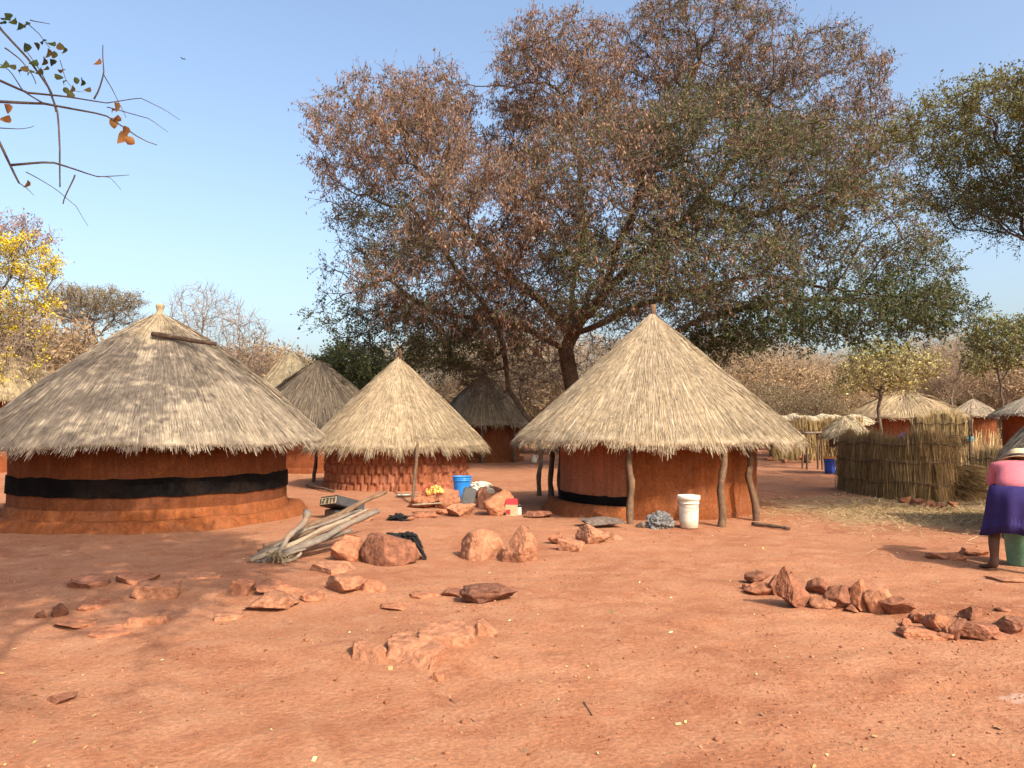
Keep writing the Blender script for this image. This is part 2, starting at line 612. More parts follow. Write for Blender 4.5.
def thatch_roof(parent, Rr, ze, za, n, pal, seed, power=1.0, bulge=.03, front=0.0, sway=.05, blade_w=.016, blade_l=(.35, .8),
                name='roof', fringe=.18, steps=0, thick=.14, pal_top=None, loc=None):
    """grass roof: a cone of straw with thousands of stalks laid down the slope and a ragged eave"""
    rg = np.random.default_rng(seed)

    def surf(t, a):
        wob = np.sin(a * 3 + seed) * .45 + np.sin(a * 7 + seed * 2.3) * .3 + np.sin(a * 13 + seed) * .18
        r = Rr * t * (1 + .014 * wob * t)
        z = za - (za - ze) * t ** power + bulge * np.sin(np.pi * np.clip(t, 0, 1)) * (1 + .5 * np.sin(a * 5 + seed))
        z = z + sway * .5 * wob * t ** 2 + front * np.sin(-a) * t ** 2
        z = z + .012 * np.sin(t * 26 + a * 4) * np.clip(t, 0, 1)
        # bundles bound in, a low step under the cap and shallow hollows
        z = z + .035 * (1 / (1 + np.exp((t - .30 - .02 * np.sin(a * 6)) * 60))) + .022 * np.sin(a * 9 + seed * 2) * np.sin(t * 9 + a * 2) * t
        if steps:
            z = z + .10 * (np.clip((t * steps) % 1.0, 0, 1) - .5) * (t > .12)
        return np.stack([r * np.cos(a), r * np.sin(a), z], -1)
    seg, ring = 72, 22
    a = np.linspace(0, 2 * np.pi, seg, endpoint=False)
    ts = np.linspace(.004, 1.0, ring)
    V = [surf(np.full(seg, t), a) for t in ts]
    # underside
    for t, dz in ((1.0, -thick * .55), (.96, -thick), (.5, -thick), (.05, -thick)):
        v = surf(np.full(seg, t), a)
        v[:, 2] += dz
        V.append(v)
    V = np.concatenate(V)
    Q = grid_faces(ring + 4, seg, True)
    C = pick_cols(len(V), pal, rg, .1) * .8
    # stalks
    t1 = np.sqrt(rg.uniform(.02, 1.0, n)) * 1.0
    nf = int(n * .16)
    t1[:nf] = rg.uniform(.95, 1.0, nf)
    aa = rg.uniform(0, 2 * np.pi, n)
    clump = np.sin(aa * 23 + seed) * .5 + np.sin(aa * 41 + seed * 3) * .5
    L = rg.uniform(*blade_l, n)
    slope = math.hypot(Rr, za - ze)
    t0 = np.maximum(t1 - L / slope, .003)
    da = rg.normal(0, .06, n) * (1 + 2.2 * (rg.uniform(0, 1, n) < .08)) * L / np.maximum(Rr * t1, .25) * .9
    p0 = surf(t0, aa)
    p1 = surf(t1, aa + da)
    eave = t1 > .955
    out = np.stack([np.cos(aa), np.sin(aa), np.zeros(n)], -1)
    nrm = np.stack([np.cos(aa) * (za - ze) / slope, np.sin(aa) * (za - ze) / slope, np.full(n, Rr / slope)], -1)
    lift = np.abs(rg.normal(0, .011, n)) + .003
    p0 = p0 + nrm * (rg.uniform(-.004, .012, n))[:, None]
    p1 = p1 + nrm * (lift + rg.uniform(0, .012, n))[:, None]
    ext = np.where(eave, rg.uniform(.0, fringe, n) * (.75 + .45 * clump), 0)
    down = np.array([0, 0, -1.0])
    dirs = (p1 - p0) / np.maximum(np.linalg.norm(p1 - p0, axis=1, keepdims=True), 1e-4)
    drop = rg.uniform(-.1, .75, n)[:, None]
    p1 = p1 + (dirs + down * drop) * ext[:, None]
    p1[:, 2] -= np.where(eave, rg.uniform(0, thick * .8, n), 0)
    side = np.cross(dirs, nrm)
    side /= np.maximum(np.linalg.norm(side, axis=1, keepdims=True), 1e-4)
    side = side + nrm * rg.normal(0, .35, n)[:, None]
    w = (blade_w * rg.uniform(.5, 1.3, n))[:, None]
    mid = (p0 + p1) / 2 + nrm * (rg.uniform(0, .012, n))[:, None]
    B = np.stack([p0 - side * w * .5, p0 + side * w * .5, mid - side * w * .5, mid + side * w * .5, p1 - side * w * .22, p1 + side * w * .22], 1)
    o = len(V)
    idx = np.arange(n)[:, None] * 6 + o
    q1 = idx + np.array([0, 1, 3, 2])
    q2 = idx + np.array([2, 3, 5, 4])
    cb = pick_cols(n, pal, rg)
    if pal_top is not None:
        ct = pick_cols(n, pal_top, rg)
        k = (t1 < .3 + .12 * np.sin(aa * 3 + seed))[:, None]
        cb = np.where(k, ct, cb)
    # old weathered streaks running down the slope
    st = (np.sin(aa * 9 + seed) + np.sin(aa * 17.3 + 2 * seed) + np.sin(t1 * 7 + aa * 3)) / 3
    cb = cb * (1 + .13 * st)[:, None]
    V = np.concatenate([V, B.reshape(-1, 3)])
    C = np.concatenate([C, np.repeat(cb, 6, 0)])
    Q = np.concatenate([Q, q1, q2])
    return mesh_np(name, V, Q, M['thatch'], parent, np.clip(C, .01, .8), loc=loc)


def finial(parent, z0, z1, r=.05, seed=1, tuft=False):
    V, Fc = tube(subdivide_path([(0, 0, z0 - .25), (.01, .0, z0), (.015, .01, z1)], 7, .012, seed), [r * 1.1, r, r, r * .95, r, r * 1.1, r * 1.02], 10, .15, seed)
    f = mesh_py('roof_finial', V, Fc, M['pole_brown'] if not tuft else M['pole'], parent, True)
    return f


def round_wall(parent, Rw, z0, z1, mat, name='wall', a0=0.0, a1=2 * math.pi, thick=.16, batter=.02, rough=.018, seed=0, lumps=0.0, lump_z=.22, nz=14, seg=110, flare=0.0, edge=0.0):
    """hand made curved mud wall (closed solid shell)"""
    full = abs(a1 - a0 - 2 * math.pi) < 1e-4
    n = max(8, int(seg * (a1 - a0) / (2 * math.pi)))
    A = np.linspace(a0, a1, n, endpoint=not full)
    Z = np.linspace(z0, z1, nz)
    outer, inner = [], []
    for z in Z:
        t = (z - z0) / max(1e-6, (z1 - z0))
        ro, ri = [], []
        for a in A:
            ca, sa = math.cos(a), math.sin(a)
            r = Rw * (1 - batter * t)
            r += rough * Rw * (noise.noise((ca * 1.4 + seed, sa * 1.4, z * .9)) * .9 + .45 * noise.noise((ca * 6 + seed, sa * 6, z * 5)))
            if lumps and z - z0 < lump_z:
                k = 1 - (z - z0) / lump_z
                r += lumps * k ** .5 * (noise.noise((ca * 26, sa * 26, z * 14 + seed)) - .25)
            if flare:
                r += flare * math.exp(-(z - z0) / .1)
            zz = z
            if edge:
                if t >= .999:
                    zz += edge * (noise.noise((ca * 5 + seed, sa * 5, 3)) + .5 * noise.noise((ca * 14 + seed, sa * 14, 8)))
                elif t <= .001:
                    zz += edge * (noise.noise((ca * 5 - seed, sa * 5, 13)) + .5 * noise.noise((ca * 14, sa * 14 + seed, 18)))
            ro.append((ca * r, sa * r, zz))
            ri.append((ca * (r - thick), sa * (r - thick), zz))
        outer.append(ro)
        inner.append(ri)
    rows = outer + inner[::-1] + [outer[0]]
    V = np.array(rows).reshape(-1, 3)
    Q = grid_faces(len(rows), n, full)
    V = list(map(tuple, V))
    Fc = [tuple(q) for q in Q]
    if not full:
        m = len(rows) - 1
        Fc.append(tuple(r * n for r in range(m)))
        Fc.append(tuple(r * n + n - 1 for r in reversed(range(m))))
    return mesh_py(name, V, Fc, mat, parent, True)


def pole_mesh(p0, p1, r0, r1, seed, wob=.05, n=9, sides=8, knots=.16):
    P = subdivide_path([p0, p1], n, wob, seed)
    rr = [r0 + (r1 - r0) * i / (n - 1) for i in range(n)]
    rr = [r * (1 + .10 * math.sin(i * 2.1 + seed)) for i, r in enumerate(rr)]
    return tube(P, rr, sides, knots, seed)


def hut_base(px, Y):
    p = at(px, 428, Y)
    return Vector((p.x, Y, gz(p.x, Y)))


def ang_of(px, center, Rr, near=True):
    """angle on a circle round center, where the line of sight at column px meets its near (or far) side"""
    u = (px - 512) / F
    # x = u*y ; (x-cx)^2 + (y-cy)^2 = R^2
    cx, cy = center.x, center.y
    A = u * u + 1
    B = -2 * (u * cx + cy)
    Cc = cx * cx + cy * cy - Rr * Rr
    D = B * B - 4 * A * Cc
    D = math.sqrt(max(0, D))
    y = (-B - D) / (2 * A) if near else (-B + D) / (2 * A)
    return math.atan2(y - cy, u * y - cx)


# ------------------------------------------------------------------ hut with the black band, left
def hut_black_band():
    b = hut_base(157, 14.2)
    t = thing('round_hut', 'large round hut with a wide black band round its orange wall and weathered grey thatch', 'hut', b, 0, 'thatched mud huts')
    lo = gz(b.x, b.y - 2.8) - b.z - .1
    round_wall(t, 2.33, -.15, 1.6, M['mud_orange'], seed=1, batter=.008, rough=.012)
    round_wall(t, 2.352, .50, .79, M['black_band'], 'painted_band', seed=1, batter=.002, rough=.012, thick=.05, edge=.03, nz=4, seg=220)
    round_wall(t, 2.46, lo, .30, M['mud_red'], 'upper_plinth', seed=3, batter=.045, rough=.014, thick=.5, nz=10, edge=.015)
    round_wall(t, 2.74, lo, .15, M['mud_red'], 'lower_plinth', seed=5, batter=.05, rough=.025, thick=.5, nz=10, flare=.08, edge=.03)
    thatch_roof(t, 3.02, 1.42, 3.72, 80000, GREY_STRAW, 5, power=1.0, bulge=.16, front=-.08, blade_w=.0085, blade_l=(.3, 1.0), fringe=.15, sway=.10, pal_top=STRAW)
    # a bound tuft of straw at the top and the stick laid across the thatch
    V, Q = lathe([(.15, 3.60), (.085, 3.72), (.058, 3.77), (.052, 3.80), (.062, 3.84), (.072, 3.88), (.06, 3.915), (.03, 3.93), (0, 3.925)], 40, .55, 3)
    mesh_np('roof_finial', V, Q, M['thatch'], t, np.tile((.36, .27, .165), (len(V), 1)), smooth=True)
    p0 = at(152, 334, 13.35) - b
    p1 = at(216, 344, 13.3) - b
    V, Fc = pole_mesh(p0, p1, .045, .035, 12, .03, 8)
    mesh_py('roof_stick', V, Fc, M['pole'], t, True)
    return t


def brick_wall(parent, Rw, z0, z1, mat):
    nb, rows = 62, 6
    per, pz = 8, 7
    nA, nZ = nb * per, rows * pz
    A = np.linspace(0, 2 * np.pi, nA, endpoint=False)
    rg = np.random.default_rng(4)
    br = rg.uniform(.05, .12, (rows, nb))
    tilt = rg.normal(0, .018, (rows, nb))
    missing = rg.uniform(0, 1, (rows, nb)) < .04
    V = []
    for j in range(nZ + 1):
        v = j / pz
        row = min(rows - 1, int(v))
        fv = v - row
        z = z0 + (z1 - z0) * j / nZ
        for i in range(nA):
            u = i / per + (.5 if row % 2 else 0) + .12 * noise.noise((A[i] * 4, row * 3.1, 0))
            k = int(math.floor(u)) % nb
            fu = u - math.floor(u)
            e = min(1, max(0, min(fu, 1 - fu) / .26)) ** .8 * min(1, .55 + max(0, min(fv, 1 - fv) / .3))
            d = br[row, k] * (0 if missing[row, k] else 1) + tilt[row, k] * (fu - .5) + tilt[row, (k + 7) % nb] * (fv - .5)
            d += .012 * (1 - fv)            # each brick leans out at its foot
            r = Rw + e * d + .012 * noise.noise((math.cos(A[i]) * 20, math.sin(A[i]) * 20, z * 12))
            r += .05 * noise.noise((math.cos(A[i]) * 1.5, math.sin(A[i]) * 1.5, z)) + .07 * math.exp(-(z - z0) / .25)
            V.append((r * math.cos(A[i]), r * math.sin(A[i]), z))
    n = len(V)
    for a in A:
        V.append(((Rw - .15) * math.cos(a), (Rw - .15) * math.sin(a), z1))
    Q = np.concatenate([grid_faces(nZ + 2, nA, True)])
    return mesh_np('wall', np.array(V), Q, mat, parent, smooth=False)


def hut_brick():
    b = hut_base(398, 20.6)
    t = thing('round_hut', 'smaller round hut with an unplastered mud brick wall, behind the hearth stones', 'hut', b, 0, 'thatched mud huts')
    brick_wall(t, 1.80, -.08, 1.32, M['mud_brick'])
    thatch_roof(t, 2.36, 1.10, 3.42, 46000, [(.35, .258, .155), (.30, .22, .128), (.39, .30, .19), (.245, .175, .105), (.32, .247, .167)], 9, power=.96, bulge=.06, blade_w=.010, blade_l=(.25, .8), fringe=.26, sway=.12)
    # tuft of sticks at the tip
    for k in range(4):
        a = k * 1.7
        V, Fc = pole_mesh((.04 * math.cos(a), .04 * math.sin(a), 3.2), (.09 * math.cos(a + .4), .09 * math.sin(a), 3.62 + .06 * (k % 2)), .022, .012, k + 3, .01, 5, 5)
        mesh_py('roof_stick', V, Fc, M['pole_brown'], t, True)
    g = gp(313, 482)
    top = at(317, 442, g.y - .02)
    V, Fc = pole_mesh(g - b - Vector((0, 0, .1)), top - b + Vector((0, .1, .12)), .055, .045, 21, .05)
    mesh_py('post', V, Fc, M['pole'], t, True)
    # the leaning prop in front
    g = gp(412, 506)
    top = at(418, 440, 18.9)
    V, Fc = pole_mesh(g - b - Vector((0, 0, .1)), top - b + Vector((0, 0, .08)), .04, .035, 25, .05, 11)
    mesh_py('post', V, Fc, M['pole_brown'], t, True)
    return t


def hut_open():
    b = hut_base(654, 15.1)
    t = thing('round_hut', 'round hut with pale golden thatch on crooked posts, behind the white lidded bucket', 'hut', b, 0, 'thatched mud huts')
    Rw = 1.93
    a_split = ang_of(628, b, Rw)          # the plaster changes here
    a_left = ang_of(556, b, Rw + .02)
    # right hand wall
    round_wall(t, Rw, -.12, 1.52, M['mud_red'], 'wall', a_split, a_split + math.pi * 1.25, seed=7, batter=.0, rough=.016, lumps=.10, lump_z=.24, nz=26, seg=170)
    # smooth pink plaster in the left hand bay with its black skirting and ledge
    round_wall(t, Rw - .06, -.12, 1.5, M['mud_pale'], 'plastered_bay', a_split - math.pi * .75, a_split, seed=8, batter=.0, rough=.008, nz=12)
    round_wall(t, Rw - .035, .20, .38, M['black_band'], 'painted_band', a_split - math.pi * .45, a_split - .004, seed=8, batter=.0, rough=.008, thick=.05, edge=.03, nz=4)
    round_wall(t, Rw + .40, -.15, .22, M['mud_red'], 'ledge', a_split - math.pi * .42, a_split - .015, seed=9, batter=.10, rough=.02, thick=.42, nz=9, flare=.05)
    thatch_roof(t, 2.75, 1.40, 3.86, 80000, STRAW, 15, power=.95, bulge=.05, blade_w=.0078, blade_l=(.22, .75), fringe=.17, sway=.09, front=-.02)
    finial(t, 3.82, 4.06, .055, 6)
    # crooked posts under the eave: column of the foot, row of the foot, column of the head
    for i, (fx, fy, hx, r, wb) in enumerate([(538, 496, 543, .058, .10), (551, 503, 552, .062, .06), (560, 504, 561, .05, .05), (630, 524, 632, .062, .08),
                                             (721, 527, 727, .066, .07), (757, 521, 752, .062, .12)]):
        g = gp(fx, fy)
        a = at(hx, 440, g.y)
        V, Fc = pole_mesh(g - b - Vector((0, 0, .12)), Vector((a.x, a.y, b.z + 1.27)) - b + Vector((0, .22, 0)), r, r * .86, 31 + i * 3, wb, 11, 9, .22)
        mesh_py('post', V, Fc, M['pole'] if i < 3 else M['pole_brown'], t, True)
    return t


hut_black_band()
hut_brick()
hut_open()


def far_hut(label, px, Y, Rr, ze_px, za_px, wall_r, pal, seed, n=5000, wall='mud_dark', blade=.035, steps=0, power=1.0, fin=False, bulge=.05, name='round_hut', pal_top=None, group='thatched mud huts', posts=0):
    b = hut_base(px, Y)
    t = thing(name, label, 'hut', b, seed * .7, group)
    ze = at(px, ze_px, Y - Rr * .6).z - b.z
    za = at(px, za_px, Y).z - b.z
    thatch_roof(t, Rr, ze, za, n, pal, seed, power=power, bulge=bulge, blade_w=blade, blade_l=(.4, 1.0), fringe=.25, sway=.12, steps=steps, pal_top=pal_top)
    round_wall(t, wall_r, -.2, ze + .25, M[wall], seed=seed, nz=8, seg=64)
    if wall != 'pole':
        round_wall(t, wall_r + .22, -.2, .16, M[wall], 'plinth', seed=seed + 1, nz=4, seg=64, thick=.3, flare=.04)
    if fin:
        finial(t, za - .02, za + .22, .06, seed)
    for k in range(posts):
        a = -math.pi / 2 - seed * .7 + (k - (posts - 1) / 2) * .75
        V, Fc = pole_mesh((math.cos(a) * Rr * .9, math.sin(a) * Rr * .9, -.1), (math.cos(a) * Rr * .88, math.sin(a) * Rr * .88, ze + .1), .07, .06, seed + k, .05, 7, 7)
        mesh_py('post', V, Fc, M['pole'], t, True)
    return t


far_hut('old hut with weathered shaded thatch, between the black banded hut and the mud brick hut', 318, 27, 2.75, 424, 361, 1.9, DARK_STRAW, 21, 8000, bulge=.16)
far_hut('hut with tiered bright straw thatch rising behind the weathered shaded roof', 291, 34, 1.9, 408, 352, 1.3, [(.62, .48, .27), (.55, .42, .23), (.68, .55, .34)], 22, 6000, steps=3, power=1.3, bulge=.1)
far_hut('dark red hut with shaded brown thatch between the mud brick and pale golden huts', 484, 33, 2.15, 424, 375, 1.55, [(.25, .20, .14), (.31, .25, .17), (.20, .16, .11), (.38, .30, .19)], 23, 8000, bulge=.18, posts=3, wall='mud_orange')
far_hut('wide pinkish hut with a broad brown thatch behind the grass screen', 905, 43, 3.2, 417, 391, 2.5, [(.33, .24, .14), (.38, .28, .165), (.27, .195, .115)], 24, 7000, wall='mud_pale', bulge=.22, posts=4)
far_hut('small distant hut with a neat grey conical thatch beyond the tall screen panel', 974, 58, 1.95, 415, 399, 1.5, GREY_STRAW, 25, 4000, wall='mud_orange', blade=.05, bulge=.03)
far_hut('distant dark hut with weathered thatch at the right edge, above the nearest eave', 1040, 40, 2.3, 414, 392, 1.7, [(.26, .22, .17), (.33, .28, .2), (.21, .17, .13)], 26, 5000, wall='mud_dark', bulge=.08)
far_hut('hut with shaggy layered thatch showing over the left shoulder of the black banded hut', 4, 27, 2.5, 398, 352, 1.8, [(.29, .22, .125), (.23, .17, .10), (.34, .26, .15)], 27, 7000, steps=3, bulge=.2, power=.85)
far_hut('small distant grey thatch tip beside the right slope of the pale golden roof', 770, 46, 1.9, 426, 402, 1.4, GREY_STRAW, 28, 4000, wall='mud_dark', blade=.045)
# the nearest hut at the right edge: only its eave comes into the picture
_b = hut_base(1160, 11.1)
_t = thing('round_hut', 'nearest hut on the right, only its dark straw eave showing behind the bending woman', 'hut', _b, 0, 'thatched mud huts')
thatch_roof(_t, 1.98, 1.22, 3.4, 24000, [(.33, .27, .19), (.26, .21, .15), (.42, .35, .25), (.2, .16, .12), (.5, .42, .3)], 33, power=.78, bulge=.1, blade_w=.012, blade_l=(.25, .8), fringe=.24, sway=.1)
round_wall(_t, 1.3, -.2, 1.5, M['mud_orange'], seed=34)
finial(_t, 3.38, 3.6, .06, 3)

# ------------------------------------------------------------------ trees
def colonize(start, attr, step, infl, kill, seed, iters=140, trop=(0, 0, .0), jit=.25):
    """space colonisation: start = list of (point, parent index); returns nodes, parents"""
    rg = np.random.default_rng(seed)
    N = [np.array(p, float) for p, _ in start]
    par = [q for _, q in start]
    attr = np.array(attr, float)
    alive = np.ones(len(attr), bool)
    D = np.full(len(attr), 1e9)
    I = np.zeros(len(attr), int)
    new = list(range(len(N)))
    trop = np.array(trop)
    kids = {}
    for it in range(iters):
        for s in range(0, len(new), 64):
            nb = np.array([N[k] for k in new[s:s + 64]])
            d = np.linalg.norm(attr[:, None, :] - nb[None], axis=2)
            j = d.argmin(1)
            dm = d[np.arange(len(attr)), j]
            u = dm < D
            D[u] = dm[u]
            I[u] = np.array(new[s:s + 64])[j[u]]
        alive &= D > kill
        act = alive & (D < infl)
        if not act.any():
            break
        ids = I[act]
        dirs = attr[act] - np.array([N[k] for k in ids])
        dirs /= np.linalg.norm(dirs, axis=1, keepdims=True)
        new = []
        order = np.argsort(ids, kind='stable')
        ids, dirs = ids[order], dirs[order]
        cut = np.flatnonzero(np.diff(ids)) + 1
        for g, dd in zip(np.split(ids, cut), np.split(dirs, cut)):
            k = int(g[0])
            if kids.get(k, 0) >= 3:
                # exhausted node: drop its attractors that it cannot reach
                alive[(I == k) & alive] = False
                continue
            v = dd.sum(0)
            v /= max(1e-6, np.linalg.norm(v))
            v = v + rg.normal(0, jit, 3) + trop
            v /= max(1e-6, np.linalg.norm(v))
            N.append(N[k] + v * step)
            par.append(k)
            kids[k] = kids.get(k, 0) + 1
            new.append(len(N) - 1)
        if not new or len(N) > 16000:
            break
    return np.array(N), np.array(par)


def branch_mesh(N, par, tip, expo, rmax):
    n = len(N)
    acc = np.zeros(n)
    kidc = np.zeros(n, int)
    for i in range(n - 1, 0, -1):
        if acc[i] == 0:
            acc[i] = tip ** expo
        acc[par[i]] += acc[i]
        kidc[par[i]] += 1
    if acc[0] == 0:
        acc[0] = tip ** expo
    r = acc ** (1 / expo)
    k = rmax / r[0]
    if k < 1:
        r = tip + (r - tip) * (rmax - tip) / max(1e-6, (r[0] - tip))
    return r, kidc


def tube_tree(N, par, r, seed):
    """branches as tapered tubes, one per edge, sharing rings along the thickest child"""
    n = len(N)
    big = np.full(n, -1)
    for i in range(1, n):
        p = par[i]
        if big[p] < 0 or r[i] > r[big[p]]:
            big[p] = i
    D = np.zeros((n, 3))
    for i in range(n):
        d = np.zeros(3)
        if par[i] >= 0:
            d += N[i] - N[par[i]]
        if big[i] >= 0:
            d += N[big[i]] - N[i]
        D[i] = d / max(1e-6, np.linalg.norm(d))
    V, Q = [], []
    ring = {}

    def make_ring(c, d, rad, s, sd):
        x = np.cross(d, (.31, .17, .94))
        if np.linalg.norm(x) < .05:
            x = np.cross(d, (1, 0, 0))
        x /= np.linalg.norm(x)
        y = np.cross(d, x)
        o = len(V)
        for k in range(s):
            a = 2 * math.pi * k / s
            rr = rad * (1 + (.16 * math.sin(k * 2.4 + sd * 1.3) if rad > .07 else 0))
            V.append(c + x * math.cos(a) * rr + y * math.sin(a) * rr)
        return o
    for i in range(1, n):
        p = par[i]
        s = 9 if r[i] > .12 else (6 if r[i] > .05 else (4 if r[i] > .02 else 3))
        key = (p, s)
        if big[p] == i and key in ring:
            o0 = ring[key]
        elif big[p] == i and p == 0:
            o0 = make_ring(N[p], D[p], r[p], s, p)
        else:
            d = N[i] - N[p]
            d /= max(1e-6, np.linalg.norm(d))
            o0 = make_ring(N[p], d, min(r[i] * 1.12, r[p]), s, p)
        o1 = make_ring(N[i], D[i], r[i], s, i)
        ring[(i, s)] = o1
        for k in range(s):
            k2 = (k + 1) % s
            Q.append((o0 + k, o0 + k2, o1 + k2, o1 + k))
    return np.array(V), np.array(Q)


def unit(v):
    return v / np.maximum(np.linalg.norm(v, axis=-1, keepdims=True), 1e-6)


def twig_leaf(base, bdir, rg, n_twig, tl, tw, n_leaf, ll, lw, cols, hang=None, twig_col=(.16, .12, .10), up=.25, out_c=None, spread=.9, rand_l=.06):
    """twigs at base points and leaves (or pods) along them -> arrays"""
    nb = len(base)
    b = np.repeat(base, n_twig, 0)
    d = unit(np.repeat(bdir, n_twig, 0) * .55 + rg.normal(0, spread, (nb * n_twig, 3)) + np.array([0, 0, up]))
    L = rg.uniform(.45, 1.0, len(b)) * tl
    e = b + d * L[:, None]
    e[:, 2] -= L * rg.uniform(0, .18, len(b))
    x = unit(np.cross(d, rg.normal(0, 1, d.shape)))
    y = np.cross(d, x)
    w0, w1 = tw, tw * .45
    ks = [0, 2.094, 4.189]
    ringa = np.stack([b + (x * math.cos(k) + y * math.sin(k)) * w0 for k in ks], 1)
    ringb = np.stack([e + (x * math.cos(k) + y * math.sin(k)) * w1 for k in ks], 1)
    tv = np.concatenate([ringa, ringb], 1).reshape(-1, 3)
    i = np.arange(len(b))[:, None] * 6
    tq = np.concatenate([i + np.array(q) for q in ([0, 1, 4, 3], [1, 2, 5, 4], [2, 0, 3, 5])])
    tc = np.repeat(np.array([twig_col]) * rg.uniform(.6, 1.35, (len(b), 1)), 6, 0)
    if n_leaf <= 0:
        return tv, tq, tc, None, None, None
    lb = np.repeat(b, n_leaf, 0)
    le = np.repeat(e, n_leaf, 0)
    t = rg.uniform(.15, 1.05, (len(lb), 1))
    c = lb + (le - lb) * t + rg.normal(0, rand_l, lb.shape)
    if hang is None:
        a = unit(rg.normal(0, 1, c.shape) + np.repeat(d, n_leaf, 0) * .8 + np.array([0, 0, -.15]))
    else:
        a = unit(rg.normal(0, hang, c.shape) + np.array([0, 0, -1.0]))
    wv = unit(np.cross(a, rg.normal(0, 1, a.shape)))
    l_ = (rg.uniform(.6, 1.3, (len(c), 1))) * ll
    w_ = (rg.uniform(.6, 1.3, (len(c), 1))) * lw * .5
    lv = np.stack([c, c + a * l_ * .45 + wv * w_, c + a * l_, c + a * l_ * .45 - wv * w_], 1).reshape(-1, 3)
    lq = np.arange(len(c))[:, None] * 4 + np.array([0, 1, 2, 3])
    lc = np.repeat(pick_cols(len(c), cols, rg, .2), 4, 0)
    return tv, tq, tc, lv, lq, lc


class Acc:
    def __init__(s):
        s.v, s.q, s.c, s.n = [], [], [], 0

    def add(s, v, q, c):
        if v is None or not len(v):
            return
        s.v.append(v)
        s.q.append(q + s.n)
        s.c.append(c)
        s.n += len(v)

    def build(s, name, mat, parent):
        if not s.n:
            return None
        return mesh_np(name, np.concatenate(s.v), np.concatenate(s.q), mat, parent, np.clip(np.concatenate(s.c), .004, .8))


def in_lobe(rg, c, rad, n, shell=.35):
    v = unit(rg.normal(0, 1, (n, 3)))
    rr = rg.uniform(shell ** 3, 1, (n, 1)) ** (1 / 3)
    return np.array(c) + v * rr * np.array(rad)


def make_tree(name, label, base, start, lobes, step, infl, kill, seed, tip=.012, rmax=.4, expo=2.3, leaf_r=.03, trop=(0, 0, 0), jit=.25,
              group=None, bark='bark', cat='tree', rz=0.0, spec=None, foliage_name='foliage', dens=1.0, clump=0.0):
    """start: trunk polylines [(pt, parent)], local; lobes: dict(c, r, n, kind); spec: kind -> list of twig_leaf keyword dicts"""
    rg = np.random.default_rng(seed)
    A = np.concatenate([in_lobe(rg, L['c'], L['r'], int(L['n'] * dens), L.get('shell', .35)) for L in lobes])
    N, par = colonize(start, A, step, infl, kill, seed, trop=trop, jit=jit)
    r, kidc = branch_mesh(N, par, tip, expo, rmax)
    t = thing(name, label, cat, base, rz, group)
    V, Q = tube_tree(N, par, r, seed)
    mesh_np('trunk', V, Q, M[bark], t, smooth=True)
    thin = np.flatnonzero((r < leaf_r) & (np.arange(len(N)) >= len(start)))
    if len(thin) and spec:
        d = unit(N[thin] - N[par[thin]])
        C = np.array([L['c'] for L in lobes])
        S = np.array([L['r'] for L in lobes])
        near = (((N[thin][:, None, :] - C[None]) / S[None]) ** 2).sum(2).argmin(1)
        kinds = np.array([L.get('kind', 'a') for L in lobes])[near]
        dense = np.ones(len(thin))
        if clump:
            dense = np.array([min(1.0, max(.2, .82 + clump * noise.noise((p[0] * .55, p[1] * .55, p[2] * .7 + seed)) + clump * .6 * noise.noise((p[0] * 1.3, p[1] * 1.3, p[2] * 1.5)))) for p in N[thin]])
        tw, lf = Acc(), Acc()
        for k in sorted(set(kinds)):
            sel = kinds == k
            for kw in spec[k]:
                kw = dict(kw)
                share = kw.pop('share', 1.0)
                cond = kw.pop('z_above', None)
                s2 = sel & (rg.uniform(0, 1, len(sel)) < share * dense)
                if cond is not None:
                    s2 = s2 & (N[thin][:, 2] > cond)
                if not s2.any():
                    continue
                tv, tq, tc, lv, lq, lc = twig_leaf(N[thin][s2], d[s2], rg, **kw)
                tw.add(tv, tq, tc)
                lf.add(lv, lq, lc)
        tw.build('twigs', M['twig'], t)
        lf.build(foliage_name, M['leaf'], t)
    print('TREE', name, len(N), 'nodes', len(thin), 'thin')
    return t


def copy_thing(src, loc, rz, sc, label=None, group=None):
    c = src.copy()
    COL.objects.link(c)
    c.location = loc
    c.rotation_euler = (0, 0, rz)
    c.scale = (sc, sc, sc) if not hasattr(sc, '__len__') else sc
    if label:
        c['label'] = label
    if group:
        c['group'] = group
    for ch in [o for o in bpy.data.objects if o.parent == src]:
        k = ch.copy()
        COL.objects.link(k)
        k.parent = c
    return c


POD = [(0.221, 0.116, 0.071), (0.264, 0.146, 0.092), (0.178, 0.095, 0.060), (0.306, 0.181, 0.113), (0.153, 0.095, 0.059)]
GREY_GREEN = [(0.085, 0.104, 0.038), (0.115, 0.122, 0.047), (0.068, 0.087, 0.032), (0.145, 0.126, 0.055)]
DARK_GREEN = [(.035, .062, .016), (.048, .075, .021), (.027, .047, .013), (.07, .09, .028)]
OLIVE = [(.16, .16, .045), (.20, .185, .055), (.12, .125, .035), (.24, .21, .08)]


